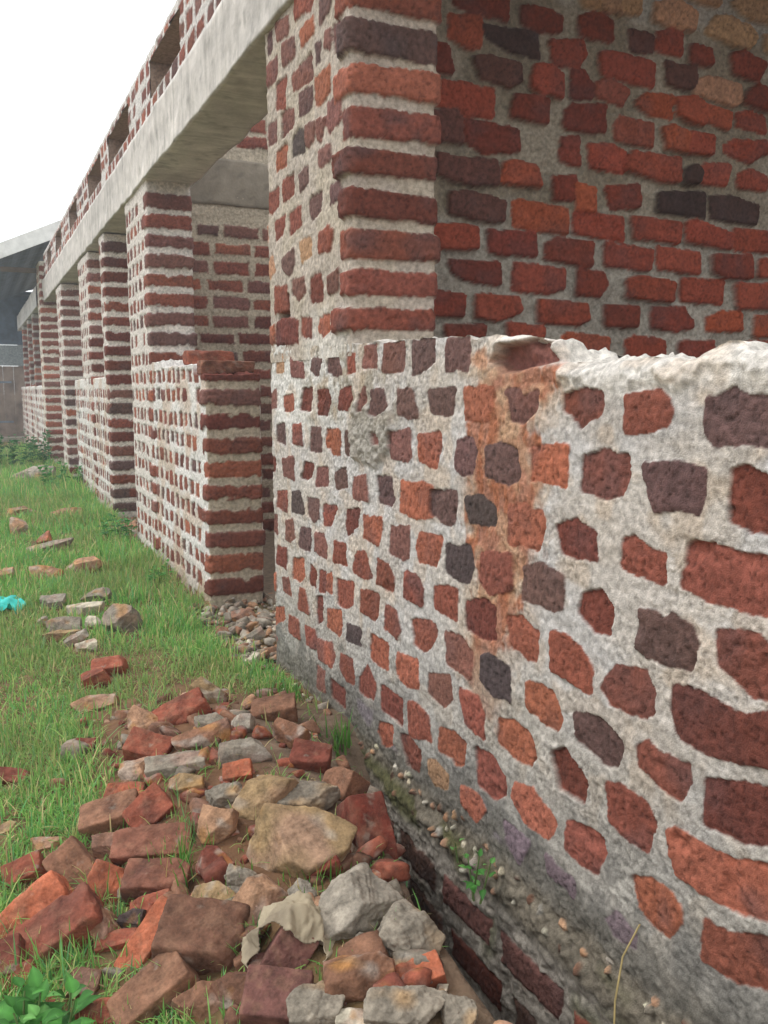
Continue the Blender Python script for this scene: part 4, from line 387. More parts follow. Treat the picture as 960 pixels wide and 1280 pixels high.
# second and later units: pier - door gap - sill wall - pier, all along the same line
def pier(y0,y1,z1,seed,step=.009,front=MIXF,mc=None,zb=-.15,x0=0.):
    lp=Loop(x0,x0+.25,y0,y1); rng=random.Random(seed); sc=y1-y0
    br=headers(.01,sc-.11,zb,z1,rng,pitch=.125,w=.085,mix=front)+quoins(sc,.25,zb,z1-.01,rng,mix=front)
    return masonry('pier',B,lp,[step,step*.8,.05,.05],zr(zb,z1,step*.8),br,flat(mc if mc is not None else lin(206,198,190)),mh=(.006,.003),soft=.004,warp=.006,seed=seed)
def sill(y0,y1,z1,seed,step=.008,ztop=None,zb=-.2,label=None,x0=0.):
    lp=Loop(x0,x0+.25,y0,y1); rng=random.Random(seed); sc=y1-y0
    br=headers(.01,sc-.105,zb,z1-.03,rng,pitch=.13,w=.085,mix=MIXF)+quoins(sc,.25,zb,z1-.02,rng,front=.08,mix=dict(R=6,O=2,M=2,B=1.5))
    def mc(SS,ZZ,S,Z):
        c=np.broadcast_to(lin(212,207,202),(*SS.shape,3)).copy(); m=sstep(.25,.05,ZZ+.06*fbm(SS,ZZ,.1,2,seed+3))[...,None]; c=c*(1-.45*m)+lin(160,140,116)*.45*m
        m=sstep(.1,.4,fbm(SS,ZZ,.18,2,seed+7))[...,None]; c=c*(1-.5*m)+lin(180,150,120)*.5*m; 
        m=((SS>lp.off[1]-.005)&(SS<lp.off[2]))[...,None]*1.; return c*(1-m)+lin(180,166,148)*m
    return masonry('sill_wall',B,lp,[step,step,.05,.05],zr(zb,z1,step*.85),br,mc,ztop,mh=(.006,.003),soft=.003,warp=.006,seed=seed,label=label)
def st2(S,X,Y): return np.where(Y<4.12,1.035,np.where(Y<4.9,1.085,1.12))+.008*fbm(Y,X,.04,2,77)
sill(3.90,5.18,1.13,21,.0065,st2,label='second sill wall, its near end showing stacked whole bricks')
pier(5.16,5.90,2.115,22,.008)
pier(6.93,7.18,2.10,23,.010,front=dict(B=3,P=2,M=3,R=2))
sill(6.94,9.4,1.06,24,.010)
pier(7.9,8.65,2.10,25,.011)
pier(10.35,11.0,2.10,26,.013,front=dict(P=3,M=3,B=2,O=1),)
pier(12.75,13.35,2.64,27,.014,x0=-.045,front=dict(R=4,O=2,M=2),mc=lin(206,198,186))
sill(13.3,19.2,1.02,28,.022,x0=-.045)
for y in (14.6,15.9,17.5): pier(y,y+.3,2.1,30+int(y),.022,x0=-.045,mc=lin(170,166,160))
# cross wall in the second room, seen through the first doorway
lp=Loop(.252,3.3,5.64,5.90); rng=random.Random(41); sx=lambda x: lp.off[1]+x-.252
br=stretchers(sx(.27),sx(3.28),-.05,2.07,rng,h=(.0,.010),mix=dict(R=5,M=3,B=2,P=2,O=1))+stretchers(sx(.27),sx(3.28),2.42,2.70,rng,mix=dict(O=2,R=3))
masonry('cross_wall',B,lp,[.05,[(1.2,.008),(9,.03)],.05,.05],zr(-.2,2.70,.008),br,flat(lin(176,164,146)),mh=(.008,.004),soft=.003,warp=.006,seed=42,label='lit cross wall of the second room, seen through the doorway')

lp=Loop(.125,3.3,13.1,13.34); rng=random.Random(45); sx=lambda x: lp.off[1]+x-.125
masonry('cross_wall',B,lp,[.1,[(1.2,.03),(9,.1)],.1,.1],zr(-.2,2.70,.02),stretchers(sx(.14),sx(1.3),-.05,2.65,rng),flat(lin(176,166,152)),seed=46,label='far cross wall closing the last open room')
# concrete ring beam with bricks above it
def loft_y(name,prof,ys,amp,col,mat,parent,seed=0,closed=True):
    P=np.array(prof); V=[];n=len(P)
    for y in ys: V.append(np.stack([P[:,0],np.full(n,y),P[:,1]],1))
    V=np.concatenate(V); d=np.stack([vn3(V,.13,seed),vn3(V,.09,seed+3)*.4,vn3(V,.11,seed+6)],1)*amp+np.stack([vn3(V,.03,seed+9)]*3,1)*amp*.4; V=V+d
    m=len(ys); Q=[]; I=np.arange(n)
    for j in range(m-1): Q.append(np.stack([j*n+I,j*n+(I+1)%n,(j+1)*n+(I+1)%n,(j+1)*n+I],1))
    Q=np.concatenate(Q); c=np.asarray(col)[None,:]*(1+.10*vn3(V,.25,seed+12)+.10*vn3(V,.05,seed+15))[:,None]
    st=vn(V[:,1]/.035,V[:,2]/.4,seed+21)*.5+vn(V[:,1]/.012+3,V[:,2]/.25,seed+23)*.5; c=c*(1-.34*np.clip(st,0,1))[:,None]*(1+.16*vn3(V,.5,seed+27)+.10*vn(V[:,2]/.045,V[:,1]/1.2,seed+28))[:,None]*(1-.25*(vn3(V,.03,seed+25)>.55))[:,None]; e0=np.arange(n); o=mesh_obj(name,V,Q,c,mat,parent); return o
def prof_rect(x0,x1,z0,z1,st=.02):
    a=[(x0,z) for z in np.arange(z1,z0,-st)]+[(x,z0) for x in np.arange(x0,x1,st)]+[(x1,z) for z in np.arange(z0,z1,st)]+[(x,z1) for x in np.arange(x1,x0,-st)]
    return a
ys=np.concatenate([np.arange(-.6,2,.04),np.arange(2,8,.014),np.arange(8,12.75,.04)])
loft_y('ring_beam',prof_rect(-.016,.262,2.112,2.385),ys,.0075,lin(196,190,184),M_CONC,B,5)
loft_y('ring_beam',prof_rect(-.058,.20,2.112,2.385),np.arange(13.352,19.2,.06),.005,lin(196,194,192),M_CONC,B,6)
def loft_x(name,x0,x1,y0,y1,z0,z1,col,seed):
    o=loft_y(name,prof_rect(-y1,-y0,z0,z1),np.arange(x0,x1,.03),.008,col,M_CONC,None,seed); 
    me=o.data; a=np.empty(len(me.vertices)*3,np.float32); me.vertices.foreach_get('co',a); a=a.reshape(-1,3); a=np.stack([a[:,1],-a[:,0],a[:,2]],1); me.vertices.foreach_set('co',a.ravel()); me.update(); o.parent=B; o.matrix_parent_inverse=B.matrix_world.inverted(); return o
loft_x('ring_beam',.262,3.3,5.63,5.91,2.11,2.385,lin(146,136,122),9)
HOLES=[(2.65,3.35),(4.20,4.93),(5.64,6.5),(6.9,7.66),(8.5,9.22),(10.05,10.75),(11.4,12.0),(1.2,1.9)]
HZ0,HZ1=2.47,2.65
lp=Loop(0,.25,-.6,12.55); rng=random.Random(51); br=headers(.01,13.14,2.39,2.705,rng,pitch=.16,w=.12,zfirst=2.435,course=.105,mix=dict(O=3,R=5,M=3,P=1),h=(-.003,.006))
def hole(S,Z,X,Y):
    zc=(Z[:-1]+Z[1:])/2; yc=(Y+np.roll(Y,-1))/2; side=(np.abs(X-.125)>.1)
    hy=np.zeros(len(S),bool)
    for a,b in HOLES: hy|=(yc>a)&(yc<b)
    hy&=side; hz=(zc>HZ0)&(zc<HZ1); return hz[:,None]&hy[None,:]
uw=masonry('upper_wall',B,lp,[.011,.02,.012,.03],zr(2.386,2.70,.0095),br,flat(lin(206,201,197)),mh=(.006,.003),soft=.004,warp=.006,seed=52,hole=hole)
uw['label']='brick course band above the beam with a row of vent holes'
for a,b in HOLES:
    x0,x1=.004,.246; z0,z1=HZ0-.004,HZ1+.004; a-=.004; b+=.004
    V=[(x0,a,z0),(x0,b,z0),(x0,b,z1),(x0,a,z1),(x1,a,z0),(x1,b,z0),(x1,b,z1),(x1,a,z1)]
    mesh_obj('vent_lining',V,[(0,1,5,4),(1,2,6,5),(2,3,7,6),(3,0,4,7)],np.tile(lin(150,128,114),(8,1)),M_WALL,uw,smooth=False)
# rest of the rooms and an added slab (out of sight but they shade the inside)
lp=Loop(3.3,3.55,-1.6,19.2); masonry('rear_wall',B,lp,[.3,.3,.3,.3],zr(-.1,2.7,.1),[],flat(lin(140,100,84)),seed=61)
boxes('floor_slab',[(.26,3.3,-1.35,19.1,-.1,.02)],plain_mat('earth_floor',(.2,.15,.11)),B)
boxes('added_shade_slab',[(.26,3.5,1.7,2.69,2.62,2.70)],plain_mat('shade_slab_concrete',(.34,.32,.29),.9),B,.01)  # unseen slab added only to darken the near room
# roofed far end: low eave over the same wall
M_DARKIRON=plain_mat('shaded_iron',(.07,.10,.14),.6,8,.2,.1); M_IRON=plain_mat('weathered_iron',(.16,.20,.25),.55,8,.2,.1,.2); M_FASC=plain_mat('pale_fascia',(.72,.72,.70),.6,12,.06,.1); M_WOODD=plain_mat('old_plank',(.20,.155,.125),.85,6,.22,.5)
roof=[];rqd=[]
nx=70
for side in (0,1):
    for j,y in enumerate((12.5,19.6)):
        for i in range(nx+1):
            x=-.52+i*(3.0/nx); z=2.62+ (x+.52)*.44+.010*math.sin(i*2*math.pi/5)+(.012 if side else 0.); roof.append((x,y,z))
n=nx+1
for i in range(nx):
    rqd.append((i,i+1,n+i+1,n+i)); rqd.append((2*n+i,3*n+i,3*n+i+1,2*n+i+1))
    rqd.append((i,2*n+i,2*n+i+1,i+1)); rqd.append((n+i,n+i+1,3*n+i+1,3*n+i))
rqd.append((0,n,3*n,2*n)); rqd.append((nx,2*n+nx,3*n+nx,n+nx))
ro=mesh_obj('roof',roof,rqd,None,M_DARKIRON,B,smooth=False); ro['label']='low iron roof over the far end with a wide eave'
bbv=[(-.53,12.46,2.60),(.6,12.46,3.10),(.6,12.46,3.30),(-.53,12.46,2.79),(-.53,12.49,2.60),(.6,12.49,3.10),(.6,12.49,3.30),(-.53,12.49,2.79)]
mesh_obj('barge_board',bbv,[(0,1,2,3),(7,6,5,4),(0,4,5,1),(3,2,6,7),(0,3,7,4),(1,5,6,2)],None,M_FASC,ro,smooth=False)
boxes('eave_board',[(-.545,-.525,12.5,19.6,2.58,2.68)],M_FASC,ro)
boxes('rafter',[(-.5,.0,y,y+.05,2.54,2.60) for y in (13.2,)],M_WOODD,ro,0)
# plank shed closing the view
SH=empty('plank_shed',(-.9,19.8,0),'small plank shed with a weathered brown door closing the far end of the yard','shed')
boxes('plank_wall',[(-3.0+.2*i,-2.806+.2*i,19.72,19.76,-.05,2.45) for i in range(9)],M_WOODD,SH,.006)
dr=boxes('door',[(-1.15+.2*i,-.953+.2*i,19.70,19.74,.0,1.44) for i in range(6)],plain_mat('door_plank',(.25,.19,.155),.8,5,.2,.4),SH,.005)
for z in (.3,1.1): boxes('hinge',[(-1.1,-.2,19.688,19.698,z,z+.04)],M_IRON,dr,0)
boxes('lintel',[(-1.25,.1,19.66,19.72,1.45,1.62),(-1.25,.1,19.69,19.73,1.62,1.86)],plain_mat('grey_lintel',(.24,.27,.28),.7),SH,.006)
boxes('gable_panel',[(-1.25,.3,19.70,19.74,1.87,2.84)],M_DARKIRON,SH,.004)
for xa in (-3.0,.05): boxes('side_wall',[(xa,xa+.05,19.765,22,-.05,2.7)],M_WOODD,SH)
rs=boxes('roof',[(-3.2,.25,19.4,22.2,2.85,2.9)],M_DARKIRON,SH); 
boxes('doorstep',[(-1.3,.2,19.1,19.7,-.12,.02)],plain_mat('step_stone',(.36,.31,.26),.9),SH,.02)
# loose bricks on the second sill wall
def loose(nm,loc,sz,rot,col,label,cat='brick',grp=None):
    return rock(nm,loc,(sz[0]/2,sz[1]/2,sz[2]/2),Euler(rot).to_matrix(),'b',col,label,cat,sum(map(ord,label))%999,grp)

# ------------------------------------------------------------------ rubble
_bm=bmesh.new(); bmesh.ops.create_icosphere(_bm,subdivisions=6,radius=1.); _bm.verts.ensure_lookup_table()
ICO=np.array([v.co[:] for v in _bm.verts]); ICOF=np.array([[v.index for v in f.verts] for f in _bm.faces]); _bm.free()
_bm=bmesh.new(); bmesh.ops.create_icosphere(_bm,subdivisions=3,radius=1.); ICO2=np.array([v.co[:] for v in _bm.verts]); ICOF2=np.array([[v.index for v in f.verts] for f in _bm.faces]); _bm.free()
def rock_pts(dirs,ext,kind,rng):
    if kind=='b':
        n=[np.eye(3)[i]*s for i in range(3) for s in (1,-1)]; d=[1]*6
        for k in range(3):
            v=rng.normal(size=3); v/=np.linalg.norm(v); n.append(v); d.append(rng.uniform(1.08,1.45))
        k=26
    else:
        n=[];d=[]
        for i in range(10 if kind=='s' else 13):
            v=rng.normal(size=3); v/=np.linalg.norm(v); n.append(v); d.append(rng.uniform(.66,1.0))
        n+= [np.array([0,0,1.]),np.array([0,0,-1.]),np.array([0,1.,0]),np.array([0,-1.,0]),np.array([1.,0,0]),np.array([-1.,0,0])]; d+=[.85,.8,.85,.85,1.,1.]
        k=70 if kind=='s' else 26
    n=np.array(n);d=np.array(d)
    t=np.clip(dirs@n.T/d,0,None); r=(t**k).sum(1)**(-1./k)
    if kind!='b': r=r*1.08
    P=dirs*r[:,None]*np.array(ext)
    m=float(np.mean(ext)); sd=int(rng.integers(0,900))
    rg=(np.abs(vn3(P,m*.8,sd+3))-.25)
    nz=vn3(P,m*1.1,sd)*.06-rg*(.10 if kind=='s' else .05)+vn3(P,m*.33,sd+9)*(.035 if kind!='m' else .08)+vn3(P,m*.12,sd+19)*(.025 if kind!='m' else .06)+vn3(P,.004,sd+29)*.02
    if kind=='b': nz*=.75; nz-=np.clip(vn3(P,m*.5,sd+77)-.35,0,1)*.22
    return P+dirs*(nz*m)[:,None],sd,m
def rock_col(P,kind,key,rng,sd,m):
    c=PALR[key]*rng.uniform(.86,1.08); v=(1+.16*vn3(P,m*.7,sd+30)+.10*vn3(P,m*.15,sd+40))
    col=c[None,:]*v[:,None]
    if kind=='b':
        k=np.clip(vn3(P,m*.8,sd+50)*1.6-.25,0,1)[:,None]*.55; col=col*(1-k)+lin(84,58,52)*k
        k=np.clip(vn3(P,m*.4,sd+60)*3-1.9+1.1*vn3(P,m*.12,sd+61),0,1)[:,None]*.6; col=col*(1-k)+lin(138,126,114)*k
        up=np.clip(vn3(P,m*.25,sd+66)*1.5,0,1)[:,None]*.3; col=col*(1-up)+lin(150,116,94)*up
    elif kind=='s':
        k=np.clip(vn3(P,m*.9,sd+50)*1.8-.1,0,1)[:,None]*.6; col=col*(1-k)+lin(150,118,104)*k
        k=np.clip(vn3(P,m*.5,sd+60)*2.4-.6,0,1)[:,None]*.6; col=col*(1-k)+lin(160,152,142)*k
        k=np.clip(vn3(P,m*.7,sd+70)*2.4-.7,0,1)[:,None]*.5; col=col*(1-k)+lin(176,126,66)*k
    else:
        k=np.clip(vn3(P,m*.9,sd+50)*2.2-.7,0,1)[:,None]*.7; col=col*(1-k)+lin(176,140,96)*k
    return col
def rock(name,loc,ext,R,kind,key,label,cat,seed,group=None):
    rng=np.random.default_rng(seed); P,sd,m=rock_pts(ICO,ext,kind,rng); col=rock_col(P,kind,key,rng,sd,m)
    W=P@np.array(R).T
    o=mesh_obj(name,W,None,col,M_ROCK,None,tris=ICOF); o.location=loc; tag(o,label,cat,group); return o
yaw,pitch=math.radians(24.7),math.radians(7.86)
camR=Vector((math.cos(yaw),-math.sin(yaw),0)); camF=Vector((math.sin(yaw),math.cos(yaw),0)); UP=Vector((0,0,1))
CATS=dict(b='brick',s='stone',m='mortar lump')
for i,(x,y,z,L,Cr,ang,t,key,nm,lab) in enumerate(ROCKS):
    rng=np.random.default_rng(500+i); a=math.radians(ang)
    G=(camF*.55+UP*.75).normalized()
    ax=(camR*math.cos(a)+G*math.sin(a)).normalized()
    nrm=(UP*.9-camF*.42+camR*rng.uniform(-.5,.5)+camF*rng.uniform(-.25,.2)); nrm=(nrm-ax*nrm.dot(ax)).normalized(); th=nrm.cross(ax)
    R=Matrix((ax,th,nrm)).transposed()
    q=.5
    q*=1.06 if t=='b' else .90; ext=(L*q,Cr*(.48 if t=='b' else .52),Cr*(.50 if t=='b' else .50))
    lawn=i>=68 or False
    zz=z+Cr*.14 if y<2.75 else z+max(.022,Cr*.34)
    rock(nm,(x,y,zz),ext,R,t,key,lab,CATS[t],700+i,'heap of broken bricks and stones beside the wall' if y<3.0 and x<0 and i<68 else 'stones and bricks lying in the grass')
loose('loose_brick',(.145,4.42,1.125),(.235,.11,.068),(0,0,.06),'R','loose red brick lying on top of the second sill wall, topmost',grp='bricks laid dry on the second sill wall')
loose('loose_brick',(.125,4.02,1.068),(.245,.11,.062),(0,.02,-.05),'M','pale topped brick bedded at the second sill wall\'s near end, lower one',grp='bricks laid dry on the second sill wall')

# small chips between the stones
def scatter_chips(name,n,region,size,keys,seed,zoff=0.):
    rng=np.random.default_rng(seed); Vs=[];Fs=[];Cs=[];k=0
    for i in range(n):
        x,y=region(rng); r=size[0]+(size[1]-size[0])*rng.random()**2.5
        kind='s' if rng.random()<.7 else 'b'; P,sd,m=rock_pts(ICO2,(r,r*rng.uniform(.5,.9),r*rng.uniform(.4,.7)),kind,rng)
        key=keys[int(rng.integers(len(keys)))]; c=rock_col(P,kind,key,rng,sd,m)
        e=Euler((rng.uniform(-.5,.5),rng.uniform(-.5,.5),rng.uniform(0,6.3))).to_matrix(); P=P@np.array(e).T+np.array([x,y,gz(x,y)+r*.2+zoff])
        Vs.append(P);Fs.append(ICOF2+k);Cs.append(c);k+=len(P)
    return mesh_obj(name,np.concatenate(Vs),None,np.concatenate(Cs),M_ROCK,None,tris=np.concatenate(Fs),kind='stuff')
scatter_chips('gravel',330,lambda r:(min(-.16,r.normal(-.42,.17)),r.uniform(.7,2.6)),(.007,.038),'NRDNGRDBTG',37)['label']='small rubble chips between the stones of the heap'
scatter_chips('gravel',420,lambda r:(r.uniform(-.10,.32),r.uniform(2.98,3.95)),(.008,.034),'GGTNLW',33,.01)['label']='mortar crumbs on the doorway threshold'
scatter_chips('gravel',360,lambda r:(-.02-abs(r.normal(0,.06)),r.uniform(2.2,10.5)),(.006,.022),'GTNLW',35)['label']='mortar crumbs along the foot of the wall'
scatter_chips('gravel',240,lambda r:(r.uniform(-.1,.3),r.uniform(5.95,6.9)),(.008,.03),'GTNL',36)['label']='mortar crumbs in the second doorway'

# ------------------------------------------------------------------ ground
def axis(pts):
    out=[]
    for a,b,st in pts: out.append(np.arange(a,b,st))
    return np.unique(np.round(np.concatenate(out),4))
gx=axis([(-160,-20,20),(-20,-4,1.),(-4,-1.2,.08),(-1.2,.45,.015),(.45,4,.3),(4,20,4),(20,161,20)])
gy=axis([(-60,-4,8),(-4,.4,.2),(.4,3.2,.015),(3.2,12,.06),(12,24,.4),(24,60,6),(60,221,20)])
GX,GY=np.meshgrid(gx,gy); gzv=np.vectorize(gz)
ZG=np.zeros_like(GX); near=(GX>-30)&(GX<30)&(GY<40)&(GY>-20); ZG[near]=gzv(GX[near],GY[near]); ZG[~near]=-.12
ZG+=np.where(near,.012*fbm(GX,GY,.12,3,601)+.004*fbm(GX,GY,.03,2,604),0)
gc=np.broadcast_to(lin(128,102,74)*.8,(*GX.shape,3)).copy(); k=sstep(-.2,.3,fbm(GX,GY,.5,3,610))[...,None]
gc=gc*(1-.5*k)+lin(120,136,80)*.9*.5*k
k=(sstep(-.9,-.6,GX)*sstep(3.0,2.4,GY))[...,None]*.7; gc=gc*(1-k)+lin(120,84,62)*.75*k
k=(sstep(-.45,-.25,GX)*sstep(2.6,2.2,GY)*sstep(.4,.2,GX))[...,None]*.8; gc=gc*(1-k)+lin(112,98,84)*k
ny,nxg=GX.shape; idx=np.arange(ny*nxg).reshape(ny,nxg)
gr=mesh_obj('ground',np.stack([GX,GY,ZG],-1).reshape(-1,3),np.stack([idx[:-1,:-1],idx[:-1,1:],idx[1:,1:],idx[1:,:-1]],-1).reshape(-1,4),gc.reshape(-1,3),attr_mat('soil',90,.8,.01,.25),None,kind='structure')

# ------------------------------------------------------------------ grass
def blades(name,X,Y,Zb,Ln,W,cols,seed,kind='stuff',lean=.9,parent=None):
    rng=np.random.default_rng(seed); n=len(X); a=rng.uniform(0,2*np.pi,n); l=np.clip(np.abs(rng.normal(.0,lean,n)),.1,1.35)
    dx,dy=np.cos(a),np.sin(a); sxn,syn=-dy,dx
    t=np.array([0,.35,.7,1.]); wid=np.array([1,.9,.6,.08])
    V=np.zeros((n,4,2,3))
    for k in range(4):
        ang=l*(.35+.65*t[k]); 
        rr=Ln*t[k]; px=X+dx*rr*np.sin(ang); py=Y+dy*rr*np.sin(ang); pz=Zb+rr*np.cos(ang)*.9
        for s,sg in ((0,-1),(1,1)):
            V[:,k,s,0]=px+sg*sxn*W*wid[k]; V[:,k,s,1]=py+sg*syn*W*wid[k]; V[:,k,s,2]=pz
    base=(np.arange(n)*8)[:,None]; Q=np.concatenate([base+np.array([[k*2,k*2+1,k*2+3,k*2+2]]) for k in range(3)],0)
    c=np.repeat(cols,8,axis=0)
    return mesh_obj(name,V.reshape(-1,3),Q,c,M_GRASS,parent,smooth=True,kind=kind)
rng=np.random.default_rng(77)
def grass_field():
    N=620000
    y=1.15+ (rng.random(N)**2.0)*15.5; x=-2.9+rng.random(N)*2.88
    # keep only what a metre either side of the view can see
    keep=(x>-1.35-.09*y)&(x<-.025)
    dens=.72+1.2*fbm(x,y,.2,3,620); 
    inheap=sstep(-.80,-.62,x)*sstep(2.85,2.5,y); heapd=.05+.5*(fbm(x,y,.12,2,630)>.42)
    dens=dens*(1-inheap)+heapd*inheap*.5
    dens=np.where((x>-.16)&(y<2.6),.04,dens); dens*=np.where((x>-.13)&(y>2.95)&(y<3.9),.15,1)
    for r in ROCKS[68:]:
        dens=np.where(((x-r[0])/(r[3]*.5+.01))**2+((y-r[1]+.01)/(r[4]*.7+.02))**2<1,.06,dens)
    keep&=rng.random(N)<np.clip(dens,0,1)
    x,y=x[keep],y[keep]; n=len(x)
    z=np.array([gz(a,b) for a,b in zip(x,y)])-.006
    tall=1+.5*fbm(x,y,.5,2,640)+.7*sstep(6,9,y)+.7*sstep(-.45,-.12,x)*sstep(2.8,3.2,y)*np.clip(.6+fbm(x,y,.3,2,645)*2,0,1)
    ln=rng.uniform(.020,.060,n)*(1+.8*(rng.random(n)>.93))*tall*(1+.25*(y>4)); w=rng.uniform(.0011,.0021,n)*(1+.28*np.clip(y-2,0,7))
    g=np.array(lin(104,146,74)); pal=np.array([lin(124,174,92),lin(110,164,82),lin(148,188,102),lin(108,166,106),lin(178,186,118),lin(208,192,142),lin(156,136,100)])
    p=np.array([.25,.22,.17,.13,.10,.09,.04]); ci=rng.choice(len(pal),n,p=p); c=pal[ci]*rng.uniform(.8,1.35,(n,1))
    m=sstep(-.1,.35,fbm(x,y,.4,2,650))[:,None]*.35; c=c*(1-m)+lin(150,146,96)*m
    return blades('grass',x,y,z,ln,w,c,78)
gr_=grass_field(); gr_['label']='short patchy green grass of the yard'
def tuft(name,c,n,r,h,w,cols,label,seed,cat='grass tuft',z=None):
    rr=np.random.default_rng(seed); x=c[0]+rr.normal(0,r,n); y=c[1]+rr.normal(0,r,n)
    zb=np.array([gz(a,b) for a,b in zip(x,y)])-.01 if z is None else np.full(n,z)
    pal=np.array([lin(*q) for q in cols]); cc=pal[rr.integers(0,len(pal),n)]*rr.uniform(.8,1.1,(n,1))
    o=blades(name,x,y,zb,rr.uniform(h*.5,h,n),np.full(n,w)*rr.uniform(.7,1.2,n),cc,seed,kind=None,lean=.45); recenter(o); return tag(o,label,cat)
GC=[(92,150,62),(76,132,52),(120,164,80)]
tuft('grass_tuft',(-.075,2.16),36,.025,.13,.0028,GC,'upright bright grass tuft at the wall foot beside the dark red brick chunk',81)
tuft('grass_tuft',(-.045,1.98),120,.03,.085,.0018,GC,'dense feathery grass clump growing against the near wall foot',82)
tuft('grass_tuft',(-.12,2.5),60,.05,.09,.002,GC,'thin grass fringe below the far end of the near wall',83)
SP=PTS
tuft('grass_tuft',SP['sprig'][:2],70,.02,.07,.0017,[(96,146,84),(110,156,96)],'grey green sprig growing between the stones in mid heap',84)
tuft('grass_tuft',SP['sprig2'][:2],60,.025,.11,.0018,GC+[(176,150,100)],'grass sprig with dry stalks right of the rounded mauve brick',85)
tuft('grass_tuft',(-.60,1.47),90,.05,.06,.0016,GC,'low grass clump between the big bricks and the leafy plant',86)
tuft('grass_tuft',(-.42,1.38),60,.04,.07,.0016,GC+[(186,160,104)],'sparse grass below the large dark brick block',87)
tuft('grass_tuft',(-.44,1.72),40,.015,.05,.0016,GC,'tiny grass tuft under the bright orange red block',88)

# ------------------------------------------------------------------ leafy plants
def leaf_geo(L,W,fold=.25,droop=.35,n=11):
    V=[];Q=[]
    for i in range(n+1):
        t=i/n; w=W*math.sin(math.pi*min(1,t**.8*.98+.02))*(1-.25*t)*(1+.05*(i%2)*(0<i<n)); y=L*t; z=-droop*L*t*t
        V+=[(-w,y,z+fold*w),(-w*.5,y,z+fold*w*.35),(0,y,z),(w*.5,y,z+fold*w*.35),(w,y,z+fold*w)]
    for i in range(n):
        for k in range(4): a=i*5+k; Q.append((a,a+1,a+6,a+5))
    return np.array(V),np.array(Q)
def plant(name,loc,label,n,h,L,W,cols,seed,spread=.5,cat='plant',nstem=1):
    r=random.Random(seed); root=empty(name,loc,label,cat); Vs=[];Qs=[];Cs=[];k=0; stemV=[];stemQ=[]
    for s in range(nstem):
        a0=r.uniform(0,6.3); tilt=r.uniform(.05,.35) if nstem>1 else r.uniform(0,.15); hh=h*r.uniform(.7,1.05)
        top=Vector((math.cos(a0)*math.sin(tilt),math.sin(a0)*math.sin(tilt),math.cos(tilt)))*hh
        base=Vector((r.uniform(-1,1),r.uniform(-1,1),0))*spread*h*.3*(nstem>1)
        kk=len(stemV); 
        for j in range(2):
            pz=base+top*j
            for q in range(6): stemV.append((pz.x+.0028*(1-.5*j)*math.cos(q*1.047),pz.y+.0028*(1-.5*j)*math.sin(q*1.047),pz.z))
        for q in range(6): stemQ.append((kk+q,kk+(q+1)%6,kk+6+(q+1)%6,kk+6+q))
        for i in range(n):
            t=(i+.6)/n; p=base+top*(.25+.75*t); az=i*2.4+r.uniform(-.4,.4); el=r.uniform(-.1,.7)+.5*t
            l=L*r.uniform(.6,1.1)*(1.1-.5*t); V,Q=leaf_geo(l,W*l/L*r.uniform(.85,1.1),r.uniform(.1,.45),r.uniform(.15,.6))
            M=(Euler((el,r.uniform(-.3,.3),0)).to_matrix()); M=Matrix.Rotation(az,3,'Z')@M
            V=V@np.array(M).T+np.array(p)+np.array(M@Vector((0,.012,0))); c=np.array(lin(*r.choice(cols)))*r.uniform(.8,1.15)
            vr=np.tile(np.array([.86,1.,1.28,1.,.86]),len(V)//5)*(1+.10*vn(V[:,0]*400,V[:,1]*400,800)); Vs.append(V);Qs.append(Q+k);k+=len(V);Cs.append(c[None,:]*vr[:,None])
    def put(nm,V,Q,c,m):
        o=mesh_obj(nm,V,Q,c,m,None); o.parent=root; return o
    put('foliage',np.concatenate(Vs),np.concatenate(Qs),np.concatenate(Cs),M_LEAF); put('stem',np.array(stemV),stemQ,None,M_STEM)
    return root
LC=[(84,146,66),(72,130,58),(106,162,84),(64,118,52)]
lx=PTS['leafy']; plant('leafy_weed',(-.895,1.30,-.03),'broad leaved bright green weed at the bottom left corner',9,.11,.046,.019,LC,91,nstem=6,spread=1.1)
LD=[(72,132,66),(60,116,58),(88,146,76)]
w=PTS['weedA']; plant('broadleaf_weed',(-.13,w[1],w[2]),'dark green broadleaf weed at the foot of the second sill wall',9,.16,.05,.02,LD,92,nstem=9,spread=2.2)
w=PTS['weedB']; plant('broadleaf_weed',(-.16,w[1]-.2,w[2]),'taller bushy weed at the wall foot near the far piers',12,.34,.075,.032,LD,93,nstem=13,spread=1.9)
w=PTS['bush']; plant('low_bush',(w[0],w[1]+.3,-.06),'dark green low bush at the far end in front of the shed',14,.5,.09,.04,[(58,110,60),(46,98,54),(70,120,66)],94,nstem=26,spread=2.6,cat='bush')
plant('wall_creeper',(-.062,1.445,-.06),'small fresh green creeper sprouting from the wall footing ledge',7,.10,.026,.009,LC,95,nstem=3,spread=.4)
plant('wall_creeper',(-.055,1.53,-.02),'tiny two leaf seedling just above the creeper on the footing',3,.05,.018,.007,LC,96)
plant('broadleaf_weed',(-.12,4.45,.0),'pale leafy tuft at the near end of the second sill wall',6,.10,.04,.014,LC,97,nstem=6,spread=1.5)
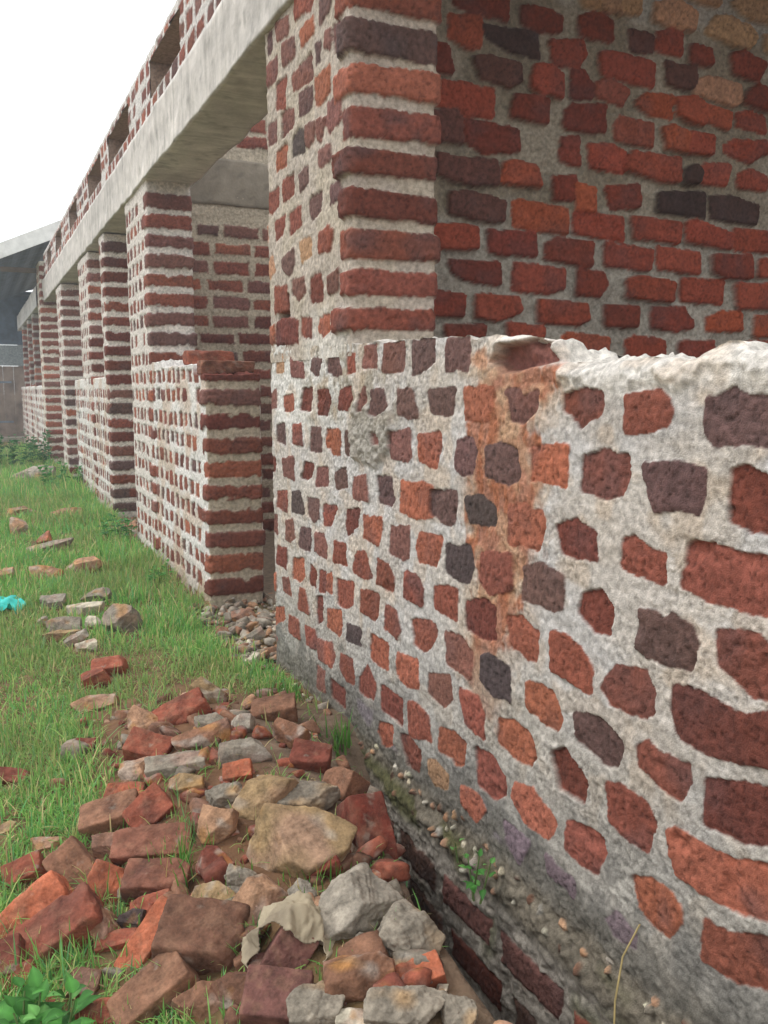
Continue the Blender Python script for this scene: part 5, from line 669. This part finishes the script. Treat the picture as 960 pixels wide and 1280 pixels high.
# dry straw stuck in the footing, lower right
def straw(name,pts,r,label,col=(.42,.32,.14)):
    V=[];Q=[]; n=len(pts)
    for i,p in enumerate(pts):
        for q in range(5): V.append((p[0]+r*math.cos(q*1.257),p[1]+r*math.sin(q*1.257),p[2]))
    for i in range(n-1):
        for q in range(5): Q.append((i*5+q,i*5+(q+1)%5,(i+1)*5+(q+1)%5,(i+1)*5+q))
    o=mesh_obj(name,V,Q,None,plain_mat('dry_straw',col)); recenter(o); return tag(o,label,'straw')
straw('dry_straw',[(-.012,1.02,.125),(-.035,1.03,.07),(-.06,1.015,.01),(-.064,1.01,-.05)],.0016,'single dry straw hanging down the wall foot at lower right')

# ------------------------------------------------------------------ scraps
def paper():
    # crumpled cream sack paper draped over the purple brick
    i=[k for k,r in enumerate(ROCKS) if r[-1].startswith('purple brick wrapped')][0]; x,y,z,L,Cr=ROCKS[i][:5]
    ctr=Vector((x,y,z+Cr*.16)); nu,nv=90,46; V=[];Cc=[]
    r0=max(L,Cr)*.74
    for j in range(nv+1):
        for k in range(nu+1):
            u=k/nu; v=j/nv; a=math.radians(205-235*u)
            rad=r0*(.80+.40*v+.08*math.sin(5*u*math.pi)*v)
            p=ctr+camR*(math.cos(a)*rad)+(UP*.85+camF*.3)*(math.sin(a)*rad*1.02)-camF*(.045-.085*v)
            V.append(p[:]) 
    V=np.array(V); U=np.tile(np.linspace(0,1,nu+1),nv+1); W=np.repeat(np.linspace(0,1,nv+1),nu+1)
    nn=V-np.array(ctr); nn/=np.linalg.norm(nn,axis=1)[:,None]
    fold=(.6-np.abs(vn(U*8+W*1.5,W*1.0,700)))*.026+np.abs(vn(U*19-W*3,W*2.4,703))*.009+np.abs(vn(U*37+W*4,W*6,704))*.004+vn(U*50,W*22,705)*.001
    V=V+nn*fold[:,None]
    c=np.tile(lin(160,147,124),(len(V),1))*(1+.15*vn(U*9,W*5,710))[:,None]; k=np.clip(vn(U*5,W*3,714)*2-.3,0,1)[:,None]*.6; c=c*(1-k)+lin(104,92,78)*k
    k=(sstep(.10,.04,U)*sstep(.35,.6,W))[:,None]; c=c*(1-k)+lin(36,120,130)*k
    idx=np.arange((nu+1)*(nv+1)).reshape(nv+1,nu+1); Q=np.stack([idx[:-1,:-1],idx[:-1,1:],idx[1:,1:],idx[1:,:-1]],-1).reshape(-1,4)
    hole=((W[Q].mean(1)+.22*vn(U[Q].mean(1)*9,U[Q].mean(1)*3,722))>.93)|((W[Q].mean(1)-.3*vn(U[Q].mean(1)*8,U[Q].mean(1)*2,726))<.24)
    o=mesh_obj('paper_sack',V,Q[~hole],c,attr_mat('sack_paper',70,.4,.003,.12,.8)); recenter(o)
    s=o.modifiers.new('thickness','SOLIDIFY'); s.thickness=.0015
    tag(o,'crumpled cream paper sack with a teal corner wrapped over a purple brick','paper sack')
paper()
def rag():
    x,y,z=PTS['turq']; n=26; V=[];Q=[]
    for j in range(n+1):
        for k in range(n+1):
            u=k/n-.5; v=j/n-.5; rr=math.hypot(u,v)
            V.append((x-.03+u*.20*(1-.2*math.sin(9*v)),y+v*.16,gz(x,y)+.035+.05*(.25-rr*rr)+.022*float(vn(np.array(u*6.),np.array(v*6.),731))+.012*float(vn(np.array(u*15.),np.array(v*15.),733))))
    for j in range(n):
        for k in range(n): a=j*(n+1)+k; Q.append((a,a+1,a+n+2,a+n+1))
    o=mesh_obj('plastic_bag',V,Q,None,plain_mat('turquoise_plastic',(.05,.52,.46),.4,20,.12,.15)); recenter(o); s=o.modifiers.new('thickness','SOLIDIFY'); s.thickness=.001
    tag(o,'crumpled turquoise plastic bag on the lawn at the left edge','plastic bag')
rag()

# ------------------------------------------------------------------ thin haze volume added to imitate glare veiling the far piers
hm=bpy.data.materials.new('haze'); hm.use_nodes=True; hn=hm.node_tree; hn.nodes.clear(); ho=hn.nodes.new('ShaderNodeOutputMaterial'); hv=hn.nodes.new('ShaderNodeVolumePrincipled')
hv.inputs['Color'].default_value=(.90,.95,1,1); hv.inputs['Density'].default_value=.008; hv.inputs['Anisotropy'].default_value=.3; hn.links.new(hv.outputs[0],ho.inputs['Volume'])
V,Q=box_np(-40,40,-20,60,-1.6,6); hz=mesh_obj('haze',V,Q,None,hm,None,smooth=False,kind='stuff'); hz['label']='thin pale haze added to stand in for veiling glare'

# ------------------------------------------------------------------ camera, sky, sun
cd=bpy.data.cameras.new('camera'); cam=bpy.data.objects.new('camera',cd); C.objects.link(cam); bpy.context.scene.camera=cam
cam.location=(-.93,0,.97); cam.rotation_euler=Euler((math.radians(90-7.86),0,-yaw))
cd.sensor_fit='AUTO'; cd.sensor_width=36; cd.lens=36*1108/1280; cd.clip_start=.02; cd.clip_end=600
EL,AZ=math.radians(55),math.radians(-60)     # sun over the yard, behind thin cloud; azimuth from +y, towards -x
w=bpy.data.worlds.new('World'); bpy.context.scene.world=w; w.use_nodes=True; nt=w.node_tree; nt.nodes.clear(); N=nt.nodes.new; Lk=nt.links.new
out=N('ShaderNodeOutputWorld'); bg=N('ShaderNodeBackground'); Lk(bg.outputs[0],out.inputs[0]); bg.inputs['Strength'].default_value=.1
sky=N('ShaderNodeTexSky'); sky.sky_type='NISHITA'; sky.sun_disc=False; sky.sun_elevation=EL; sky.sun_rotation=AZ; sky.dust_density=3
tc=N('ShaderNodeTexCoord'); cn=N('ShaderNodeTexNoise'); cn.inputs['Scale'].default_value=2.; cn.inputs['Detail'].default_value=4; Lk(tc.outputs['Generated'],cn.inputs['Vector'])
cr=N('ShaderNodeValToRGB'); cr.color_ramp.elements[0].color=(13.,13.4,13.6,1); cr.color_ramp.elements[1].color=(17.,17.2,17.,1); Lk(cn.outputs[0],cr.inputs[0])
mx=N('ShaderNodeMix'); mx.data_type='RGBA'; mx.inputs[0].default_value=.88; Lk(sky.outputs[0],mx.inputs[6]); Lk(cr.outputs[0],mx.inputs[7]); Lk(mx.outputs[2],bg.inputs['Color'])
sd=bpy.data.lights.new('sun','SUN'); sd.energy=1.2; sd.angle=math.radians(14); sd.color=(1,.98,.95); so=bpy.data.objects.new('sun',sd); C.objects.link(so)
d=Vector((math.sin(AZ)*math.cos(EL),math.cos(AZ)*math.cos(EL),math.sin(EL))); so.rotation_euler=d.to_track_quat('Z','Y').to_euler()
vs=bpy.context.scene.view_settings; vs.view_transform='Standard'; vs.look='None'; vs.exposure=.22; vs.gamma=1; vs.use_curve_mapping=False
bpy.context.scene.cycles.max_bounces=6; bpy.context.scene.cycles.diffuse_bounces=4
